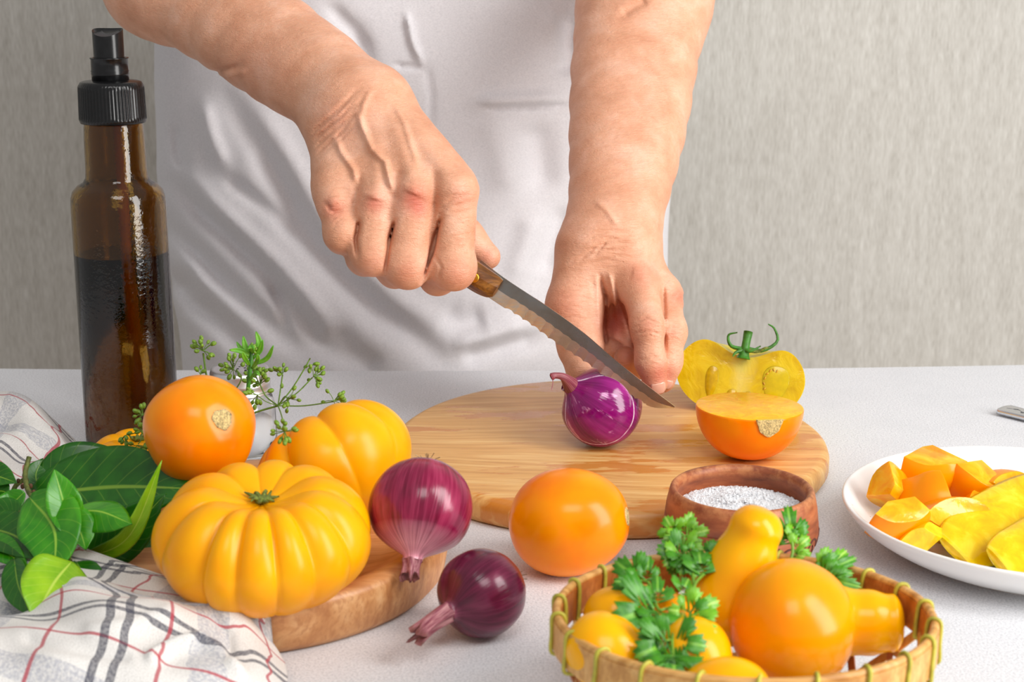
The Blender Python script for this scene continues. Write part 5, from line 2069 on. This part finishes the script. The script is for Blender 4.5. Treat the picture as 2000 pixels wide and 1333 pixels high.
def parsley_outline():
    """fan-shaped, deeply lobed leaflet; base at the origin, grows along +y, about 1 long"""
    pts = []
    lobes = [(-58, .86), (0, 1.0), (58, .86)]
    pts.append((-.05, .0))
    for i, (a, r) in enumerate(lobes):
        for da, k in ((-25, .62), (-22, .88), (-14, .80), (-9, .97), (-3.5, .90), (0, 1.0), (3.5, .90), (9, .97), (14, .80), (22, .88), (25, .62)):
            t = math.radians(a + da)
            pts.append((math.sin(t) * r * k, math.cos(t) * r * k * .95 + .06))
        if i < 2:
            t = math.radians(a + 29)
            rr = .40
            pts.append((math.sin(t) * rr, math.cos(t) * rr * .95 + .06))
    pts.append((.05, .0))
    return pts


POUT = parsley_outline()


def leaflet(parent, O, b, tip, tiltn, mat, seed, narrow=1.0):
    """b, tip: (u, v, Y) ends of the leaflet"""
    R = random.Random(seed)
    p0, p1 = at(*b), at(*tip)
    p1 = p1 + (p1 - p0) * .10
    L_ = np.linalg.norm(p1 - p0)
    narrow = narrow * 1.12
    t = (p1 - p0) / L_
    n0 = np.array([tiltn[0], -.8, tiltn[1]], float)
    n0 = n0 - t * (n0 @ t)
    n0 /= np.linalg.norm(n0)
    s = np.cross(t, n0)
    V, UV = [], []

    def put(x, y):
        h = .14 * abs(x) - .20 * (y - .45) ** 2 + .025 * math.sin(6 * x + seed) + .025 * math.sin(5 * y + seed)
        V.append(p0 + s * x * L_ * narrow + t * y * L_ + n0 * h * L_ - O)
        UV.append((.5 + x * .5, y))
    mid = [(0, .06 + .11 * i) for i in range(6)]
    for x, y in mid: put(x, y)
    for x, y in POUT:
        put(x * .55, .06 + (y - .06) * .55)
    for x, y in POUT: put(x, y)
    n = len(POUT)
    F = []
    for i in range(n - 1):
        a, b_ = 6 + i, 7 + i
        F.append((a, 6 + n + i, 6 + n + i + 1, b_))
        y = (POUT[i][1] + POUT[i + 1][1]) * .5 * .55
        k = min(5, max(0, int((y - .06) / .11)))
        F.append((0 if k < 1 else min(k, 3), a, b_))
    return add_solid(obj('leaflet', V, F, mat, parent, True, UV), .00025)


def parsley(name, label, root, stems, leaves):
    O = at(*root)
    t = thing(name, O, label, 'herb', 'parsley sprigs in the basket')
    for P, r in stems:
        v, f = tube(spline([at(*p) - O for p in P], 12), r, 6)
        obj('stem', v, f, M_PSTEM, t)
    for k, (b, tip, tn, light, *nw) in enumerate(leaves):
        leaflet(t, O, b, tip, tn, M_PARSY if light else M_PARS, k + int(root[0]), nw[0] if nw else 1.0)
    return t


a_ = .600
parsley('parsley_sprig', 'parsley sprig with light leaflets rising in front of the clay bowl', (1348, 1180, .575),
        [([(1348, 1182, .575), (1356, 1145, .580), (1372, 1125, .588), (1392, 1112, .595)], .0007), ([(1356, 1145, .580), (1350, 1110, .594), (1334, 1080, .604), (1337, 1048, .612)], .0008),
         ([(1337, 1048, .612), (1325, 1046, .612), (1312, 1040, .612)], .0005), ([(1392, 1112, .595), (1402, 1098, .598)], .0005), ([(1345, 1100, .596), (1352, 1080, .600)], .0005)],
        [((1337, 1048, .612), (1350, 1004, .616), (.1, .5), 1, .7), ((1340, 1046, .612), (1382, 1036, .612), (.1, .6), 1, .8), ((1336, 1052, .610), (1362, 1068, .606), (.1, .5), 1, .9),
         ((1318, 1042, .612), (1300, 1012, .614), (-.2, .5), 1, 1.0), ((1322, 1050, .610), (1298, 1052, .606), (-.1, .7), 1, .7), ((1336, 1070, .606), (1372, 1074, .602), (.1, .5), 1, .9),
         ((1334, 1082, .602), (1286, 1074, .600), (-.1, .5), 0, 1.0), ((1334, 1085, .600), (1300, 1104, .594), (-.1, .5), 1, .9), ((1336, 1082, .600), (1330, 1118, .590), (0, .3), 0, .8),
         ((1340, 1085, .600), (1358, 1122, .588), (.1, .4), 0, .8), ((1346, 1082, .600), (1352, 1060, .602), (.1, .4), 0, .9),
         ((1402, 1098, .598), (1382, 1060, .604), (-.1, .4), 0, .9), ((1403, 1096, .598), (1428, 1058, .602), (.1, .4), 0, .9), ((1404, 1100, .598), (1455, 1098, .594), (.2, .5), 0, .9),
         ((1402, 1103, .597), (1425, 1132, .590), (.1, .4), 1, .9), ((1368, 1122, .588), (1366, 1075, .6), (.1, .4), 0, .7)])
parsley('parsley_sprig', 'dark parsley sprig draped over the small tomatoes at the left of the basket', (1318, 1255, .540),
        [([(1322, 1190, .560), (1320, 1215, .550), (1313, 1250, .538), (1315, 1282, .530)], .0006), ([(1330, 1185, .562), (1300, 1190, .556), (1285, 1190, .556), (1272, 1150, .572), (1266, 1138, .578)], .0006),
         ([(1266, 1138, .578), (1255, 1135, .580), (1245, 1135, .580)], .0005), ([(1330, 1185, .562), (1345, 1196, .556)], .0004), ([(1313, 1250, .538), (1300, 1252, .536)], .0003)],
        [((1250, 1134, .580), (1203, 1098, .586), (-.1, .4), 0, .9), ((1262, 1135, .580), (1268, 1088, .586), (.1, .3), 0, .55), ((1250, 1138, .578), (1204, 1136, .574), (-.1, .7), 0, .6),
         ((1285, 1180, .560), (1284, 1128, .570), (0, .3), 0, .6), ((1276, 1172, .562), (1252, 1172, .558), (-.1, .5), 0, .9), ((1284, 1188, .556), (1206, 1212, .546), (-.2, .5), 0, .95),
         ((1286, 1192, .555), (1282, 1232, .545), (0, .4), 0, .9), ((1340, 1196, .556), (1308, 1192, .554), (-.1, .5), 1, 1.0), ((1344, 1196, .556), (1400, 1176, .556), (.2, .5), 1, .8),
         ((1346, 1200, .554), (1392, 1212, .548), (.2, .5), 0, .8), ((1346, 1204, .552), (1390, 1240, .540), (.2, .5), 1, .7), ((1310, 1250, .538), (1250, 1238, .538), (-.2, .5), 0, .8),
         ((1308, 1254, .537), (1246, 1282, .530), (-.2, .5), 0, .95), ((1318, 1252, .537), (1376, 1262, .532), (.2, .5), 0, .95), ((1314, 1278, .530), (1318, 1330, .520), (0, .5), 0, 1.1),
         ((1330, 1160, .566), (1345, 1132, .574), (.1, .4), 0, .8)])
parsley('parsley_sprig', 'parsley leaf standing between the clay bowl and the neck-up tomato, on its right', (1545, 1090, .618),
        [([(1540, 1108, .615), (1548, 1080, .620), (1546, 1050, .625)], .0007)],
        [((1546, 1056, .625), (1540, 992, .632), (.1, .3), 0, .6), ((1548, 1060, .624), (1566, 1022, .630), (.2, .4), 1, .7), ((1550, 1076, .622), (1578, 1052, .624), (.2, .5), 1, .9), ((1548, 1084, .620), (1570, 1088, .616), (.2, .6), 1, 1.0),
         ((1545, 1062, .624), (1526, 1030, .628), (-.1, .4), 0, .7)])
parsley('parsley_sprig', 'parsley leaves hanging over the right rear rim of the basket', (1570, 1115, .612),
        [([(1560, 1112, .610), (1592, 1118, .606), (1606, 1126, .602)], .0007), ([(1606, 1126, .602), (1622, 1150, .594), (1640, 1172, .588)], .0005)],
        [((1602, 1118, .606), (1652, 1078, .612), (.1, .5), 1, .55), ((1604, 1120, .606), (1668, 1092, .608), (.1, .5), 0, .45), ((1608, 1124, .602), (1662, 1120, .600), (.1, .7), 0, .6),
         ((1612, 1130, .600), (1676, 1146, .594), (.1, .6), 0, .55), ((1604, 1116, .606), (1622, 1088, .610), (0, .5), 0, .6)])
# ------------------------------------------------------------------ towel
# control rows run from the front edge (nearest) to the back; columns from left to right. Each entry x, y, z in metres
def row(*p):
    return [np.array(q_, float) for q_ in p]


def P_(u_, v_, Y):
    return at(u_, v_, Y)


def X_(u_, Y, z):
    D = Y * CP + (CAM_H - z) * SP
    return np.array([(u_ - 1000) / FPX * D, Y, z])


CT = [
    [X_(-330, .552, .002), X_(-120, .552, .002), X_(20, .556, .002), X_(150, .558, .002), X_(270, .560, .002), X_(380, .562, .002), X_(470, .566, .002), X_(540, .574, .002)],
    [X_(-330, .566, .028), X_(-120, .568, .028), X_(20, .570, .028), X_(150, .571, .028), X_(270, .571, .024), X_(380, .572, .019), X_(480, .578, .012), X_(556, .590, .004)],
    [X_(-330, .590, .033), X_(-120, .592, .031), X_(20, .594, .031), X_(150, .594, .033), X_(270, .594, .031), X_(390, .594, .025), X_(490, .600, .017), X_(560, .610, .004)],
    [X_(-330, .612, .026), X_(-120, .614, .026), X_(20, .616, .027), X_(150, .612, .0335), X_(260, .612, .0345), X_(390, .612, .0300), X_(480, .617, .021), X_(552, .626, .004)],
    [X_(-330, .640, .016), X_(-120, .640, .018), X_(20, .640, .019), X_(140, .636, .0300), X_(240, .634, .0325), X_(380, .626, .0305), X_(452, .628, .0278), X_(520, .634, .012)],
    [X_(-330, .680, .020), X_(-120, .675, .012), X_(0, .672, .010), X_(80, .668, .018), X_(160, .656, .0290), X_(300, .640, .0290), X_(400, .637, .0285), X_(462, .637, .0272)],
    [X_(-330, .740, .012), X_(-160, .735, .018), X_(-60, .735, .010), X_(0, .735, .012), X_(30, .735, .006), X_(50, .735, .004), X_(62, .733, .003), X_(70, .730, .002)],
    [X_(-330, .810, .018), X_(-190, .805, .012), X_(-90, .805, .022), X_(-20, .805, .012), X_(30, .805, .016), X_(70, .808, .008), X_(95, .810, .003), X_(105, .808, .002)],
    [X_(-330, .880, .012), X_(-190, .870, .022), X_(-90, .865, .012), X_(-20, .865, .022), X_(40, .870, .012), X_(90, .875, .012), X_(122, .880, .004), X_(132, .880, .002)],
    [X_(-330, .940, .022), X_(-190, .925, .014), X_(-90, .920, .026), X_(-20, .915, .018), X_(45, .918, .022), X_(95, .922, .013), X_(138, .930, .004), X_(149, .932, .002)],
    [X_(-330, .985, .024), X_(-190, .975, .028), X_(-90, .970, .026), X_(-20, .965, .030), X_(45, .958, .027), X_(92, .950, .019), X_(132, .948, .008), X_(145, .948, .002)],
    [X_(-330, 1.02, .006), X_(-190, 1.01, .006), X_(-90, 1.00, .008), X_(-20, .992, .010), X_(45, .980, .010), X_(85, .970, .008), X_(115, .965, .004), X_(128, .962, .002)],
]
NU, NV = 190, 110
rows = np.array([spline(r, NV) for r in CT])                      # 12 x NV x 3
T = np.stack([spline(rows[:, j], NU) for j in range(NV)], 1)      # NU x NV x 3
sI, sJ = np.meshgrid(np.linspace(0, 1, NU), np.linspace(0, 1, NV), indexing='ij')
edge_f = np.clip(np.minimum(np.minimum(sJ, 1 - sJ) * 8, np.minimum(sI, 1 - sI) * 8), 0, 1)
x, y = T[..., 0], T[..., 1]
T[..., 2] += edge_f * (.0016 * np.sin(x * 95 + 1.8 * np.sin(y * 60)) + .0012 * np.sin(y * 120 - x * 60) + .0009 * np.sin(x * 190 + y * 130))
# a sharp little fold standing up at the front right, and a soft ridge across the front
pu, pv = pix(T)
for pts, w, a in (([(300, 1290), (345, 1268), (392, 1256), (440, 1290), (470, 1325)], 12, .0050), ([(180, 1235), (260, 1225), (330, 1200)], 16, .0022), ([(60, 1250), (140, 1268), (240, 1282)], 14, -.0020),
                  ([(420, 1200), (445, 1240), (450, 1290)], 12, -.0028), ([(20, 785), (70, 812), (110, 860)], 14, .0028), ([(0, 830), (50, 850), (80, 890)], 12, -.0026)):
    e, t = polyline_dist(pu, pv, pts)
    T[..., 2] += edge_f * a * np.exp(-(e / w) ** 2)
T[..., 2] = np.maximum(T[..., 2], .0012)
rt = np.hypot(T[..., 0] - TC[0], T[..., 1] - TC[1])
T[..., 2] = np.where(rt < TR + .004, np.maximum(T[..., 2], .0282), T[..., 2])
# cloth coordinates = arc length
du = np.concatenate([np.zeros((1, NV)), np.cumsum(np.linalg.norm(np.diff(T, axis=0), axis=2), 0)], 0)
dv = np.concatenate([np.zeros((NU, 1)), np.cumsum(np.linalg.norm(np.diff(T, axis=1), axis=2), 1)], 1)
ang = math.radians(24)
cu, cv = du.mean(1, keepdims=True) * .35 + du * .65, dv
UVT = np.stack([cu * math.cos(ang) + cv * math.sin(ang), -cu * math.sin(ang) + cv * math.cos(ang)], -1).reshape(-1, 2)
tw = obj('kitchen_towel', T.reshape(-1, 3), [q_[::-1] for q_ in grid_faces(NU, NV)], mat_towel(), None, True, UVT)
add_solid(tw, .0012)
tag(tw, 'white linen kitchen towel with red and navy checks, bunched beside the wooden tray', 'towel')
